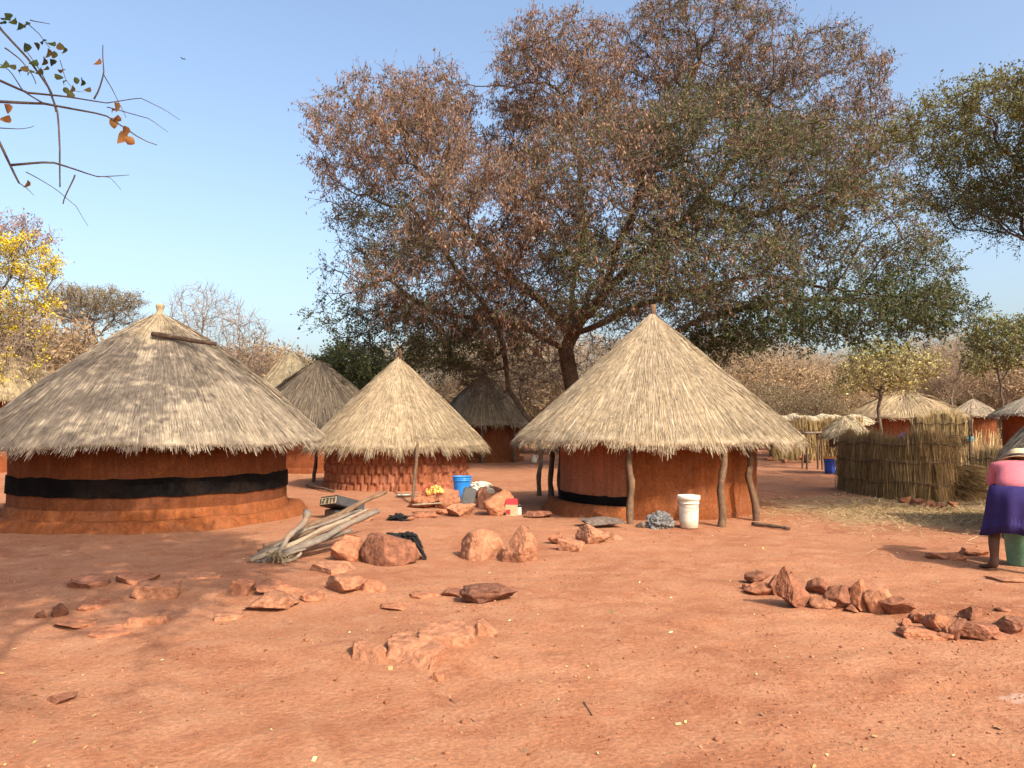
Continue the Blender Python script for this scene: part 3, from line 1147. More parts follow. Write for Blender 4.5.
def big_tree():
    Y0 = 29.0
    b = Vector((at(582, 428, Y0).x, Y0, 0))
    b.z = gz(b.x, b.y)

    def lc(px, py, dy=0.0):
        p = at(px, py, Y0 + dy) - b
        return np.array(p)

    def lobe(px, py, rx, ry, dy, n, kind, rd=None):
        s = (Y0 + dy) / F
        return dict(c=lc(px, py, dy), r=(rx * s, (rd or rx) * s, ry * s), n=n, kind=kind)
    lobes = [
        lobe(385, 140, 88, 62, -2.5, 330, 'pod'), lobe(430, 105, 46, 44, 0, 150, 'pod'), lobe(352, 205, 40, 22, -1, 45, 'thin'),
        lobe(395, 225, 70, 45, -1, 170, 'mix'), lobe(345, 275, 34, 38, 0, 70, 'thin'),
        lobe(560, 82, 74, 72, -1, 300, 'pod'), lobe(530, 130, 40, 44, 2, 100, 'pod'), lobe(490, 165, 40, 34, 1, 100, 'pod'),
        lobe(640, 95, 80, 76, 1.5, 260, 'pod'), lobe(715, 55, 84, 66, 1, 300, 'podg'), lobe(668, 22, 36, 40, 0, 90, 'podg'),
        lobe(800, 92, 84, 62, 1, 290, 'podg'), lobe(862, 140, 52, 55, 0, 140, 'podg'),
        lobe(500, 215, 92, 70, -4.5, 400, 'pod'), lobe(600, 190, 100, 80, -5.0, 420, 'podg'), lobe(700, 170, 96, 80, -4.5, 420, 'mix'),
        lobe(790, 180, 90, 74, -3, 300, 'mix'),
        lobe(440, 285, 95, 56, -2.5, 340, 'podg'), lobe(400, 330, 52, 36, 1, 110, 'green'), lobe(520, 300, 70, 52, -3.5, 260, 'podg'),
        lobe(620, 270, 90, 56, -5.0, 250, 'mix'), lobe(715, 270, 84, 60, -4.5, 280, 'mix'),
        lobe(860, 230, 84, 60, -1, 240, 'greenm'), lobe(905, 275, 58, 46, 0, 150, 'green'),
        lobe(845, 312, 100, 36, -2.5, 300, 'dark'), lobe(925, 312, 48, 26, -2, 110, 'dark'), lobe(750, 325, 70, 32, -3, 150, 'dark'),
        lobe(475, 345, 80, 40, 1.5, 170, 'mix'), lobe(430, 345, 60, 32, -1, 110, 'green'), lobe(520, 372, 60, 30, 1, 90, 'bare'), lobe(690, 352, 60, 26, 1, 90, 'green'), lobe(345, 320, 34, 30, 0, 60, 'green'),
        lobe(540, 350, 60, 34, .5, 90, 'bare'), lobe(640, 330, 70, 36, .5, 110, 'bare'), lobe(585, 300, 70, 40, -1, 110, 'bare'), lobe(720, 330, 60, 34, 1.5, 90, 'bare'),
    ]
    T = lambda px, py, dy: lc(px, py, dy)
    start = [((0, 0, -.3), -1), (T(578, 415, 0), 0), (T(572, 380, -.1), 1), (T(566, 350, -.1), 2), (T(570, 335, -.2), 3)]

    def limb(frm, pts):
        k = frm
        prev = np.array(start[frm][0])
        for p in pts:
            p = np.array(p)
            m = max(1, int(np.linalg.norm(p - prev) / .7))
            for q in range(1, m + 1):
                v = prev + (p - prev) * q / m
                if q < m:
                    v = v + np.array([rnd.uniform(-.09, .09) for _ in range(3)])
                start.append((v, k))
                k = len(start) - 1
            prev = p
        return k
    a = limb(4, [T(600, 300, -.8), T(640, 255, -1.6), T(690, 215, -2), T(735, 160, -1), T(770, 105, .5)])
    # a second stem that forks off near the ground
    limb(0, [T(525, 415, .5), T(508, 388, .8), T(503, 345, .8), T(488, 310, .2), T(452, 262, -.4), T(408, 205, -1.5)])
    limb(1, [T(610, 385, .8), T(650, 345, 1.0), T(705, 318, .4), T(790, 300, -.6), T(880, 300, -1)])
    limb(4, [T(540, 300, -1), T(500, 265, -2.4), T(455, 215, -2), T(415, 165, -2)])
    limb(4, [T(572, 290, .5), T(585, 230, 0), T(580, 160, 0), T(562, 95, -.5)])
    limb(3, [T(530, 330, .8), T(480, 318, .6), T(430, 310, 0), T(390, 280, -.6)])
    limb(4, [T(625, 310, -1.4), T(690, 290, -2.6), T(760, 275, -2.2), T(830, 290, -2)])
    limb(a - 8, [T(760, 215, -1.2), T(830, 190, -.5), T(870, 170, 0)])
    limb(4, [T(600, 300, -2.2), T(620, 240, -3.8), T(640, 190, -4.5)])
    limb(4, [T(590, 290, 1.2), T(640, 200, 2), T(680, 110, 1.6), T(700, 60, 1.2)])
    spec = {
        'bare': [dict(n_twig=5, tl=.9, tw=.010, n_leaf=1, ll=.12, lw=.05, cols=POD + GREY_GREEN, twig_col=(.17, .13, .105))],
        'pod': [dict(n_twig=7, tl=.85, tw=.008, n_leaf=8, ll=.135, lw=.042, rand_l=.035, cols=POD, hang=.42, twig_col=(.17, .13, .10)),
                dict(n_twig=2, tl=.6, tw=.008, n_leaf=3, ll=.12, lw=.06, cols=GREY_GREEN, share=.6, twig_col=(.14, .105, .08))],
        'podg': [dict(n_twig=6, tl=.85, tw=.008, n_leaf=6, ll=.135, lw=.042, rand_l=.035, cols=POD, hang=.45, twig_col=(.14, .105, .08)),
                 dict(n_twig=4, tl=.7, tw=.008, n_leaf=6, ll=.10, lw=.05, rand_l=.035, cols=GREY_GREEN, share=.8, twig_col=(.14, .105, .08))],
        'mix': [dict(n_twig=4, tl=.8, tw=.0085, n_leaf=5, ll=.13, lw=.042, rand_l=.035, cols=POD, hang=.5, share=.8, twig_col=(.14, .105, .08)),
                dict(n_twig=7, tl=.85, tw=.008, n_leaf=8, ll=.10, lw=.05, rand_l=.035, cols=GREY_GREEN + [(.12, .13, .04)], twig_col=(.14, .105, .08))],
        'thin': [dict(n_twig=3, tl=.7, tw=.009, n_leaf=3, ll=.15, lw=.055, cols=POD, hang=.5, share=.6, twig_col=(.16, .13, .11)),
                 dict(n_twig=3, tl=.6, tw=.008, n_leaf=3, ll=.12, lw=.06, cols=GREY_GREEN, share=.7, twig_col=(.16, .13, .11))],
        'green': [dict(n_twig=6, tl=.8, tw=.0085, n_leaf=8, ll=.11, lw=.055, rand_l=.035, cols=GREY_GREEN + DARK_GREEN + [(.12, .135, .04)], twig_col=(.14, .115, .09))],
        'greenm': [dict(n_twig=4, tl=.75, tw=.009, n_leaf=8, ll=.11, lw=.055, rand_l=.035, cols=GREY_GREEN + OLIVE, twig_col=(.14, .115, .09)),
                   dict(n_twig=2, tl=.7, tw=.009, n_leaf=5, ll=.13, lw=.042, rand_l=.035, cols=POD, hang=.5, share=.7)],
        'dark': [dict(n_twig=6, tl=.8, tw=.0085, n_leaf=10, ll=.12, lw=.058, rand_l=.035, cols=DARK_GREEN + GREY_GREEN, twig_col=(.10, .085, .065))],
    }
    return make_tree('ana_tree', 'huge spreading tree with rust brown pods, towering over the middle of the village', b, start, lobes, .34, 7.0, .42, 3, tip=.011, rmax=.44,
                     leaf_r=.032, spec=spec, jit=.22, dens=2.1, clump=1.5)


big_tree()


def simple_tree(name, label, px, Y, h, lobes, seed, spec, step=.4, kill=.6, infl=6, trunk_h=.35, rmax=.15, bark='bark', lean=(0, 0), group=None, tip=.01, leaf_r=.03, base=None, jit=.25, expo=2.3, stems=1, cat='tree', trop=(0, 0, 0), dens=2.0):
    """lobes: (x, y, z, rx, ry, rz, n, kind) in metres about the foot"""
    if base is None:
        p = at(px, 428, Y)
        base = Vector((p.x, Y, gz(p.x, Y)))
    start = [((0, 0, -.2), -1)]
    k0 = 0
    for s in range(stems):
        k = 0
        a = s * 2.4 + seed
        n = max(2, int(h * trunk_h / .5))
        for i in range(1, n + 1):
            t = i / n
            off = .32 * t if stems > 1 else 0
            start.append(((lean[0] * t + .06 * math.sin(i * 1.9 + seed) + math.cos(a) * off, lean[1] * t + .06 * math.cos(i * 2.3 + seed) + math.sin(a) * off, h * trunk_h * t), k))
            k = len(start) - 1
    L = [dict(c=(l[0], l[1], l[2]), r=(l[3], l[4], l[5]), n=l[6], kind=l[7]) for l in lobes]
    return make_tree(name, label, base, start, L, step * .8, infl, kill * .68, seed, dens=dens, tip=tip, rmax=rmax, leaf_r=leaf_r, bark=bark, spec=spec, group=group, jit=jit, expo=expo, cat=cat, trop=trop)


BARE = {'a': [dict(n_twig=4, tl=.75, tw=.011, n_leaf=0, ll=.1, lw=.1, cols=POD, twig_col=(.30, .235, .19))]}
BUSH_COL = [(.36, .24, .13), (.43, .29, .165), (.28, .185, .105), (.38, .245, .125)]

# acacia overhanging from the right: flat layered crown
simple_tree('acacia_tree', 'flat crowned acacia with yellow green foliage reaching in from the right edge', 0, 0, 9, [
    (-1.3, 0, 7.55, 2.7, 2.7, .38, 400, 'top'), (-.8, .3, 6.55, 2.8, 2.8, .30, 280, 'mid'), (-1.4, -.3, 5.65, 1.9, 1.9, .22, 110, 'low'), (2.4, 0, 7.6, 2.8, 3.0, .6, 330, 'full'),
    (.4, 0, 8.3, 2.2, 2.4, .5, 200, 'top'), (0, 0, 5.5, 2.2, 2, .4, 90, 'low'), (1.6, 4.2, 7.3, 2.4, 2.2, .5, 220, 'mid'), (-.4, -3.6, 7.4, 2.6, 2.2, .6, 300, 'full'), (1.7, -3.0, 6.6, 2.4, 2.2, .5, 240, 'full')], 41,
    {'top': [dict(n_twig=5, tl=.42, tw=.006, n_leaf=18, ll=.065, lw=.030, cols=OLIVE, up=.5, rand_l=.05, twig_col=(.10, .08, .06))],
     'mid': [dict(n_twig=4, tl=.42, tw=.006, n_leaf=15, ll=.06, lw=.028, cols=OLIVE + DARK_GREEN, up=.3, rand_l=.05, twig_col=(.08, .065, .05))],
     'full': [dict(n_twig=5, tl=.45, tw=.007, n_leaf=14, ll=.10, lw=.055, cols=OLIVE + DARK_GREEN, up=.3, rand_l=.07, twig_col=(.09, .07, .055))],  # crown lobes out of view, leafed thicker to cast shade on the ground
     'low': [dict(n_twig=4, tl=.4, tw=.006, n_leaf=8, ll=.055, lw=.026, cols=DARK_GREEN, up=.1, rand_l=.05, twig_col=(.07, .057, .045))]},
    step=.3, kill=.42, infl=6, trunk_h=.5, rmax=.24, tip=.007, leaf_r=.02, base=Vector((11.3, 14.2, gz(11.3, 14.2))), lean=(-.3, .2))

# left: yellow blossom, umbrella thorn, bare tree
YEL = [(.66, .50, .03), (.72, .56, .05), (.60, .43, .02), (.52, .42, .07)]
simple_tree('flowering_tree', 'tree covered in bright yellow blossom at the left edge', 2, 27, 8.5, [
    (-.2, 0, 6.9, 2.1, 2.0, 1.6, 330, 'f'), (.1, -.4, 4.7, 1.8, 1.9, 1.3, 240, 'g'), (-1.5, 0, 5.8, 1.8, 1.8, 1.8, 180, 'f'), (.6, -.8, 3.4, 1.5, 1.5, .7, 110, 'g'), (-.3, .4, 8.5, 1.5, 1.5, .8, 110, 'p')], 43,
    {'f': [dict(n_twig=3, tl=.55, tw=.009, n_leaf=0, ll=.1, lw=.1, cols=YEL, twig_col=(.24, .19, .16)), dict(n_twig=3, tl=.5, tw=.007, n_leaf=30, ll=.075, lw=.075, cols=YEL, share=.30, rand_l=.09, twig_col=(.24, .19, .16))],
     'g': [dict(n_twig=5, tl=.6, tw=.009, n_leaf=1, ll=.10, lw=.05, cols=BUSH_COL, twig_col=(.27, .21, .16)), dict(n_twig=2, tl=.5, tw=.007, n_leaf=24, ll=.075, lw=.075, cols=YEL, share=.10, rand_l=.09)],
     'p': [dict(n_twig=4, tl=.6, tw=.009, n_leaf=4, ll=.12, lw=.06, cols=[(.30, .20, .19), (.26, .17, .15)], hang=.6, twig_col=(.24, .18, .16))]},
    step=.34, kill=.5, rmax=.17, trunk_h=.3)
simple_tree('umbrella_thorn_tree', 'flat topped thorn tree with dull olive crown, right of the yellow blossom', 92, 42, 7.5, [
    (0, 0, 8.4, 2.6, 2.4, .65, 380, 'a'), (.5, 0, 7.4, 2.8, 2.4, .5, 220, 'b'), (-.8, 0, 7.7, 2.0, 2, .6, 140, 'a')], 44,
    {'a': [dict(n_twig=6, tl=.55, tw=.011, n_leaf=5, ll=.09, lw=.05, cols=[(.23, .18, .09), (.28, .22, .12), (.18, .14, .075)], up=.6, twig_col=(.22, .165, .12))],
     'b': [dict(n_twig=4, tl=.5, tw=.011, n_leaf=2, ll=.09, lw=.045, cols=[(.2, .16, .09)], up=.2, twig_col=(.19, .145, .11))]},
    step=.36, kill=.5, rmax=.17, trunk_h=.55)
simple_tree('bare_tree', 'leafless pale tree standing behind the peak of the black banded hut', 214, 36, 7, [
    (0, 0, 5.4, 2.7, 2.4, 2.1, 560, 'a'), (.8, 0, 3.8, 2.6, 2.2, 1.2, 260, 'a'), (-.6, 0, 7.2, 1.6, 1.5, 1.0, 140, 'a')], 45,
    {'a': [dict(n_twig=3, tl=.7, tw=.010, n_leaf=0, ll=.1, lw=.1, cols=POD, twig_col=(.30, .225, .175), up=.4)]},
    step=.36, kill=.52, rmax=.15, trunk_h=.22, bark='pale_bark', trop=(0, 0, .12), stems=2)
simple_tree('leafy_tree', 'small dark green tree behind the mud brick hut at the foot of the huge tree', 352, 36, 5.6, [
    (0, 0, 4.1, 2.1, 1.8, 1.35, 260, 'a'), (1.5, 0, 3.6, 1.6, 1.6, 1.1, 150, 'a'), (-1.3, .2, 3.6, 1.1, 1.1, .8, 80, 'a')], 46,
    {'a': [dict(n_twig=5, tl=.6, tw=.01, n_leaf=9, ll=.14, lw=.085, cols=GREY_GREEN + [(.13, .15, .045), (.10, .12, .035)], twig_col=(.14, .115, .09))]}, step=.36, kill=.5, rmax=.14, trunk_h=.3)
simple_tree('leafy_tree', 'slender olive leaved tree with a dark trunk beyond the distant huts on the right', 1003, 50, 8, [
    (-.3, 0, 7.4, 2.0, 1.8, 1.3, 200, 'a'), (.9, 0, 6.0, 1.7, 1.6, 1.0, 130, 'a'), (-1.4, 0, 5.6, 1.2, 1.2, .8, 80, 'a'), (2, 0, 7.6, 1.6, 1.6, 1.2, 110, 'a')], 47,
    {'a': [dict(n_twig=4, tl=.7, tw=.012, n_leaf=6, ll=.17, lw=.11, cols=[(.15, .155, .045), (.20, .19, .06), (.12, .125, .04), (.26, .21, .07)], twig_col=(.14, .11, .09))]}, step=.42, kill=.6, rmax=.19, trunk_h=.5)
simple_tree('yellow_leaved_tree', 'small tree with pale yellow leaves and dark stem before the wide pinkish hut', 880, 37, 4.8, [
    (0, 0, 4.2, 1.9, 1.6, .85, 210, 'a'), (1.0, 0, 3.6, 1.4, 1.2, .6, 90, 'a'), (.2, 0, 5.0, 1.6, 1.3, .6, 100, 'b'), (2.3, 0, 4.5, 1.0, 1.0, .6, 60, 'a'), (-1.6, 0, 3.4, 1.0, .9, .5, 60, 'a')], 48,
    {'a': [dict(n_twig=4, tl=.55, tw=.01, n_leaf=5, ll=.13, lw=.09, cols=[(.36, .30, .10), (.42, .35, .14), (.30, .25, .08), (.46, .40, .21)], twig_col=(.2, .16, .12))],
     'b': [dict(n_twig=4, tl=.55, tw=.01, n_leaf=5, ll=.13, lw=.09, cols=[(.26, .25, .08), (.4, .34, .12)], twig_col=(.2, .16, .12))]}, step=.34, kill=.5, rmax=.13, trunk_h=.6)

# near tree on the left whose bare boughs hang into the picture and whose shade falls on the hut
def near_tree():
    b = Vector((-5.6, .6, gz(-5.6, .6)))
    start = [((0, 0, -.3), -1), ((.1, .1, .9), 0), ((.25, .3, 1.8), 1), ((.4, .6, 2.7), 2)]

    def limb(frm, pts):
        k = frm
        prev = np.array(start[frm][0], float)
        for p in pts:
            p = np.array(p, float)
            m = max(1, int(np.linalg.norm(p - prev) / .6))
            for q in range(1, m + 1):
                start.append((prev + (p - prev) * q / m + (np.array([rnd.uniform(-.05, .05) for _ in range(3)]) if q < m else 0), k))
                k = len(start) - 1
            prev = p
        return k
    limb(3, [(.9, 1.6, 4.2), (1.6, 3.2, 6.0), (2.2, 5.0, 7.4)])
    limb(3, [(1.4, 1.0, 4.4), (2.8, 1.8, 6.2), (4.6, 2.2, 7.4), (6.6, .8, 7.7)])
    limb(3, [(.2, 1.8, 4.0), (-.6, 4.0, 5.6), (-.8, 6.0, 7.0)])
    lobes = [dict(c=(3.2, 6.0, 8.3), r=(1.9, 1.7, .7), n=420, kind='a'), dict(c=(1.2, 6.6, 8.4), r=(1.5, 1.6, .7), n=160, kind='b'), dict(c=(4.4, 7.2, 8.8), r=(1.3, 1.2, .5), n=110, kind='a'),
             dict(c=(5.6, 2.0, 7.9), r=(2.4, 2.2, .9), n=420, kind='c'), dict(c=(7.3, .2, 8.0), r=(1.7, 2.0, .8), n=240, kind='c'), dict(c=(3.6, 3.2, 7.6), r=(2.0, 1.8, .8), n=150, kind='c'), dict(c=(7.6, -2.4, 7.8), r=(1.5, 1.5, .6), n=90, kind='b')]
    spec = {'a': [dict(n_twig=4, tl=.5, tw=.011, n_leaf=6, ll=.13, lw=.10, cols=DARK_GREEN, twig_col=(.15, .12, .1))],
            'c': [dict(n_twig=5, tl=.6, tw=.014, n_leaf=8, ll=.14, lw=.11, cols=DARK_GREEN, share=.95, twig_col=(.15, .12, .1))],
            'b': [dict(n_twig=3, tl=.55, tw=.008, n_leaf=0, ll=.09, lw=.07, cols=DARK_GREEN, share=.8, twig_col=(.15, .12, .1))]}
    t = make_tree('bare_tree', 'nearest tree, its thin bare boughs with few green and dead leaves hanging in upper left', b, start, lobes, .30, 6, .36, 51, tip=.017, rmax=.26, leaf_r=.035, spec=spec)
    # boughs that hang into the picture
    Y = 4.0
    P = lambda px, py, dy=0: at(px, py, Y + dy) - b
    parts = []

    def bough(pts, r0, r1, seed, dy=.0, wob=.02):
        pp = [P(x, y, dy) for x, y in pts]
        n = len(pp) * 3
        Q = subdivide_path(pp, n, wob, seed)
        parts.append(tube(Q, [(r0 + (r1 - r0) * i / (n - 1)) * .72 for i in range(n)], 6, .1, seed))
    src = Vector((.4, .6, 2.7))
    for end, s in ((P(-60, 96), 1), (P(-50, 60), 2), (P(-40, -30), 3), (P(-30, 84), 4)):
        Q = subdivide_path([src, src.lerp(end, .5) + Vector((0, 0, .35)), end], 12, .10, s + 70)
        parts.append(tube(Q, [.045 - .032 * i / 11 for i in range(12)], 6, .1, s))
    bough([(-40, -30), (0, 28), (26, 56), (47, 86), (56, 112), (59, 150), (60, 187)], .012, .005, 61)
    bough([(-60, 96), (0, 101), (43, 103), (77, 110), (107, 116), (142, 140), (157, 145)], .014, .003, 62)
    bough([(107, 103), (142, 99), (165, 110), (180, 120)], .004, .0016, 63)
    bough([(107, 107), (150, 118), (168, 132)], .004, .0016, 69)
    bough([(-30, 84), (0, 80), (26, 92), (69, 97), (107, 103)], .011, .004, 64)
    bough([(94, 99), (102, 73), (103, 45)], .0065, .003, 65)
    bough([(104, 75), (112, 90), (118, 104), (126, 118)], .004, .002, 66)
    bough([(-50, 60), (-20, 110), (0, 142), (11, 165), (19, 183)], .019, .007, 67)
    bough([(11, 165), (52, 163), (95, 176), (129, 175)], .010, .002, 68)
    bough([(26, 172), (56, 189), (77, 206), (88, 226)], .004, .0016, 71)
    bough([(75, 175), (68, 192), (63, 204)], .006, .004, 72)
    bough([(95, 176), (110, 178), (121, 190)], .003, .0015, 75)
    bough([(26, 22), (40, 34), (50, 48)], .004, .002, 73)
    bough([(5, 48), (20, 60), (31, 74), (36, 84)], .006, .003, 74)
    bough([(0, 128), (20, 128), (34, 126)], .004, .002, 76)
    bough([(56, 112), (52, 92), (40, 70), (24, 48)], .005, .003, 77)
    bough([(43, 103), (24, 92), (10, 72), (0, 64)], .006, .003, 78)
    bough([(30, 20), (42, 22), (50, 24)], .004, .002, 79)
    bough([(60, 60), (66, 78), (75, 90), (84, 92)], .003, .0015, 80)
    bough([(19, 183), (26, 188), (34, 196)], .004, .0016, 81)
    V, Fc = join(*parts)
    mesh_py('bough', V, Fc, M['bark'], t, True)
    lv, lf, lcv = [], [], []

    def leafat(px, py, size, col, dy=0.0):
        c = P(px, py, dy + rnd.uniform(-.12, .12))
        ax = Vector((rnd.uniform(-.7, .7), rnd.uniform(-.5, .5), -1 + rnd.uniform(0, .9))).normalized()
        sd = ax.cross(Vector((rnd.uniform(-.6, .6), -1, rnd.uniform(-.3, .3)))).normalized()
        nn = ax.cross(sd)
        o = len(lv)
        s = size * rnd.uniform(.75, 1.2)
        prof = [(0, 0), (.2, .30), (.5, .40), (.8, .24), (1, 0)]
        for tt, w in prof:
            for sg in (-1, 0, 1):
                lv.append(c + ax * (tt - .4) * s + sd * (sg * w * s) + nn * (abs(sg) * w * s * .75 - .35 * s * tt * tt))
                f = rnd.uniform(.85, 1.1)
                lcv.append(tuple(k * f for k in col))
        for i in range(4):
            for j in range(2):
                lf.append((o + i * 3 + j, o + i * 3 + j + 1, o + (i + 1) * 3 + j + 1, o + (i + 1) * 3 + j))
    G = [(.05, .07, .016), (.075, .09, .022), (.035, .05, .013), (.10, .095, .03), (.14, .10, .035)]
    B = [(.24, .10, .03), (.32, .16, .05), (.19, .075, .024)]
    for x, y in [(6, 18), (19, 26), (3, 22), (36, 45), (43, 41), (52, 43), (60, 46), (64, 50), (26, 47), (44, 60), (54, 54), (4, 64), (13, 66), (25, 68), (40, 70), (30, 72), (52, 62), (62, 70),
                 (58, 76), (64, 82), (72, 88), (70, 94), (82, 81), (88, 89), (14, 20), (48, 52), (34, 62), (20, 72), (76, 80), (66, 90), (8, 15), (26, 24), (46, 68)]:
        leafat(x, y, .052, rnd.choice(G))
    for x, y in [(113, 110), (117, 118), (125, 130), (129, 140), (122, 136), (6, 118), (7, 108), (27, 183), (98, 61), (113, 122), (116, 106)]:
        leafat(x, y, .06, rnd.choice(B))
    mesh_py('bough_leaves', lv, lf, M['leaf'], t, True, col=lcv)


near_tree()

# ------------------------------------------------------------------ the bush behind the village
SPEC_BUSH = {'a': [dict(n_twig=6, tl=.6, tw=.010, n_leaf=3, ll=.11, lw=.055, cols=BUSH_COL, twig_col=(.33, .23, .14))]}
SPEC_BARE = {'a': [dict(n_twig=5, tl=.8, tw=.012, n_leaf=1, ll=.10, lw=.05, cols=BUSH_COL, twig_col=(.34, .255, .17), up=.35)]}
SPEC_GREY = {'a': [dict(n_twig=5, tl=.7, tw=.011, n_leaf=3, ll=.12, lw=.06, cols=GREY_GREEN + BUSH_COL, twig_col=(.25, .185, .125))]}
SPEC_GRN = {'a': [dict(n_twig=5, tl=.7, tw=.011, n_leaf=6, ll=.14, lw=.08, cols=DARK_GREEN + GREY_GREEN, twig_col=(.15, .12, .09))]}
first = {}


def stand(kind, label, px, Y, sc, group, rz=None):
    p = at(px, 428, Y)
    base = Vector((p.x, Y, gz(p.x, Y) - .02))
    if kind not in first:
        if kind == 'dry_bush':
            o = simple_tree('dry_bush', label, px, Y, 2.8, [(0, 0, 1.7, 1.9, 1.7, 1.3, 300, 'a'), (1.0, .4, 1.2, 1.3, 1.2, .9, 110, 'a')], 61, SPEC_BUSH, step=.3, kill=.42, rmax=.09, trunk_h=.15, bark='pale_bark', group=group, base=base, stems=3, cat='bush')
        elif kind == 'bare_tree':
            o = simple_tree('bare_tree', label, px, Y, 7, [(0, 0, 5.2, 2.9, 2.7, 2.1, 420, 'a'), (.8, 0, 3.4, 2.3, 2.3, .9, 130, 'a')], 62, SPEC_BARE, step=.42, kill=.6, rmax=.16, trunk_h=.26, bark='pale_bark', group=group, base=base, trop=(0, 0, .1), stems=2)
        elif kind == 'thorn_tree':
            o = simple_tree('thorn_tree', label, px, Y, 5.5, [(0, 0, 3.9, 2.6, 2.4, 1.5, 340, 'a'), (-1.1, 0, 2.6, 1.8, 1.8, .9, 130, 'a')], 63, SPEC_GREY, step=.4, kill=.56, rmax=.15, trunk_h=.3, group=group, base=base, stems=2)
        else:
            o = simple_tree('leafy_tree', label, px, Y, 6, [(0, 0, 4.3, 2.5, 2.3, 1.6, 330, 'a'), (1.3, 0, 3.2, 1.6, 1.6, 1.0, 120, 'a')], 64, SPEC_GRN, step=.4, kill=.56, rmax=.16, trunk_h=.35, group=group, base=base)
        first[kind] = o
        o.scale = (sc, sc, sc)
        o.rotation_euler.z = rz if rz is not None else rnd.uniform(0, 6.28)
        return o
    return copy_thing(first[kind], base, rz if rz is not None else rnd.uniform(0, 6.28), sc, label, group)


for px, Y, s in [(22, 33, 2.2), (70, 35, 1.75), (112, 38, 1.4), (-20, 36, 2.3), (36, 40, 2.1)]:
    stand('dry_bush', 'tangled brown thorn bush under the yellow blossom, behind the black banded hut', px, Y, s, 'thorn bushes behind the black banded hut')
for px, Y, s in [(250, 42, 2.0), (276, 46, 2.05), (222, 44, 1.9), (200, 46, 1.8)]:
    stand('dry_bush', 'rusty dry bush below the leafless pale tree, left of the tiered straw roof', px, Y, s, 'rusty bushes left of the tiered roof')
for px, Y, s in [(425, 50, 1.0), (455, 46, .95), (505, 52, 1.1), (540, 46, 1.0), (575, 54, 1.15), (615, 50, 1.0), (480, 62, 1.2), (530, 66, 1.3), (390, 54, 1.0)]:
    stand('bare_tree', 'leafless bush country tree seen through the shade under the huge tree', px, Y, s, 'leafless trees under and behind the huge tree')
for px, Y, s in [(465, 40, 1.3), (520, 42, 1.5), (440, 43, 1.3), (560, 40, 1.4), (600, 44, 1.4)]:
    stand('dry_bush', 'dry brown undergrowth bush behind the dark red hut', px, Y, s, 'undergrowth behind the dark red hut')
for px, Y, s in [(700, 46, 1.0), (738, 52, 1.1), (770, 58, 1.1), (805, 54, .95), (842, 62, 1.05), (725, 66, 1.3), (790, 74, 1.3), (870, 70, 1.1), (935, 72, 1.25), (950, 56, 1.2), (960, 84, 1.5)]:
    stand('bare_tree', 'pale leafless tree in the bush right of the pale golden roof', px, Y, s, 'leafless trees on the right')
for px, Y, s in [(735, 48, 1.9), (775, 50, 1.9), (812, 50, 1.8), (850, 54, 1.9), (905, 64, 2.2), (945, 66, 2.1), (1000, 72, 2.2), (1030, 60, 2.4), (830, 46, 1.5)]:
    stand('dry_bush', 'straw coloured dry bush in the band of scrub behind the grass screen', px, Y, s, 'dry scrub behind the grass screen')
for px, Y, s in [(820, 43, .62), (770, 40, .7), (752, 58, 1.25), (700, 62, 1.2), (908, 60, 1.25), (848, 66, 1.3)]:
    stand('thorn_tree', 'wiry thorn tree in the scrub around and beyond the thatched shelter', px, Y, s, 'thorn trees round the thatched shelter')
# the far edge of the bush
k = 0
for px in range(-160, 1200, 34):
    Y = 86 + 34 * ((k * 37) % 11) / 11
    kind = ['dry_bush', 'bare_tree', 'thorn_tree', 'dry_bush', 'leafy_tree'][(k * 7) % 5]
    s = {'dry_bush': 2.1, 'bare_tree': 1.05, 'thorn_tree': 1.0, 'leafy_tree': .8}[kind] * (.85 + .3 * ((k * 13) % 7) / 7)
    word = {'dry_bush': 'distant dry bush', 'bare_tree': 'distant leafless tree', 'thorn_tree': 'distant grey thorn tree', 'leafy_tree': 'distant green tree'}[kind]
    stand(kind, word + ' in the line of bush far behind the village', px, Y, s, word + 's on the far edge of the bush')
    k += 1

# ------------------------------------------------------------------ rocks
RED = (.33, .132, .068)
PALE = (.335, .147, .079)
DARK = (.15, .064, .039)
BROWN = (.225, .092, .052)
GREY = (.16, .115, .09)


def rock_mesh(seed, sub=4, cuts=13, lo=.34, hi=.80, disp=.10, layers=False, planes=()):
    rg = random.Random(seed)
    bm = bmesh.new()
    bmesh.ops.create_icosphere(bm, subdivisions=sub, radius=1)
    V = np.array([v.co[:] for v in bm.verts])
    T = np.array([[v.index for v in f.verts] for f in bm.faces])
    bm.free()
    for k in range(cuts):
        n = np.array([rg.gauss(0, 1) for _ in range(3)])
        n /= np.linalg.norm(n)
        d = rg.uniform(lo, hi)
        s = V @ n - d
        V -= np.where(s > 0, s, 0)[:, None] * n[None] * .985
    for n, d in planes:
        n = np.array(n) / np.linalg.norm(n)
        s = V @ n - d
        V -= np.where(s > 0, s, 0)[:, None] * n[None] * .99
    mn, mx = V.min(0), V.max(0)
    V = (V - (mn + mx) / 2) / ((mx - mn) / 2)
    for i in range(len(V)):
        p = Vector(V[i])
        q = p * 1.7 + Vector((seed * 3.1, seed, 0))
        f = noise.noise(q) * 1.0 + (abs(noise.noise(q * 2.6)) - .2) * .9 + noise.noise(q * 6) * .42 + noise.noise(q * 13) * .26
        if layers:
            f += .5 * math.sin(p.z * 9 + noise.noise(q) * 3)
        V[i] *= 1 + disp * f
    return V, T


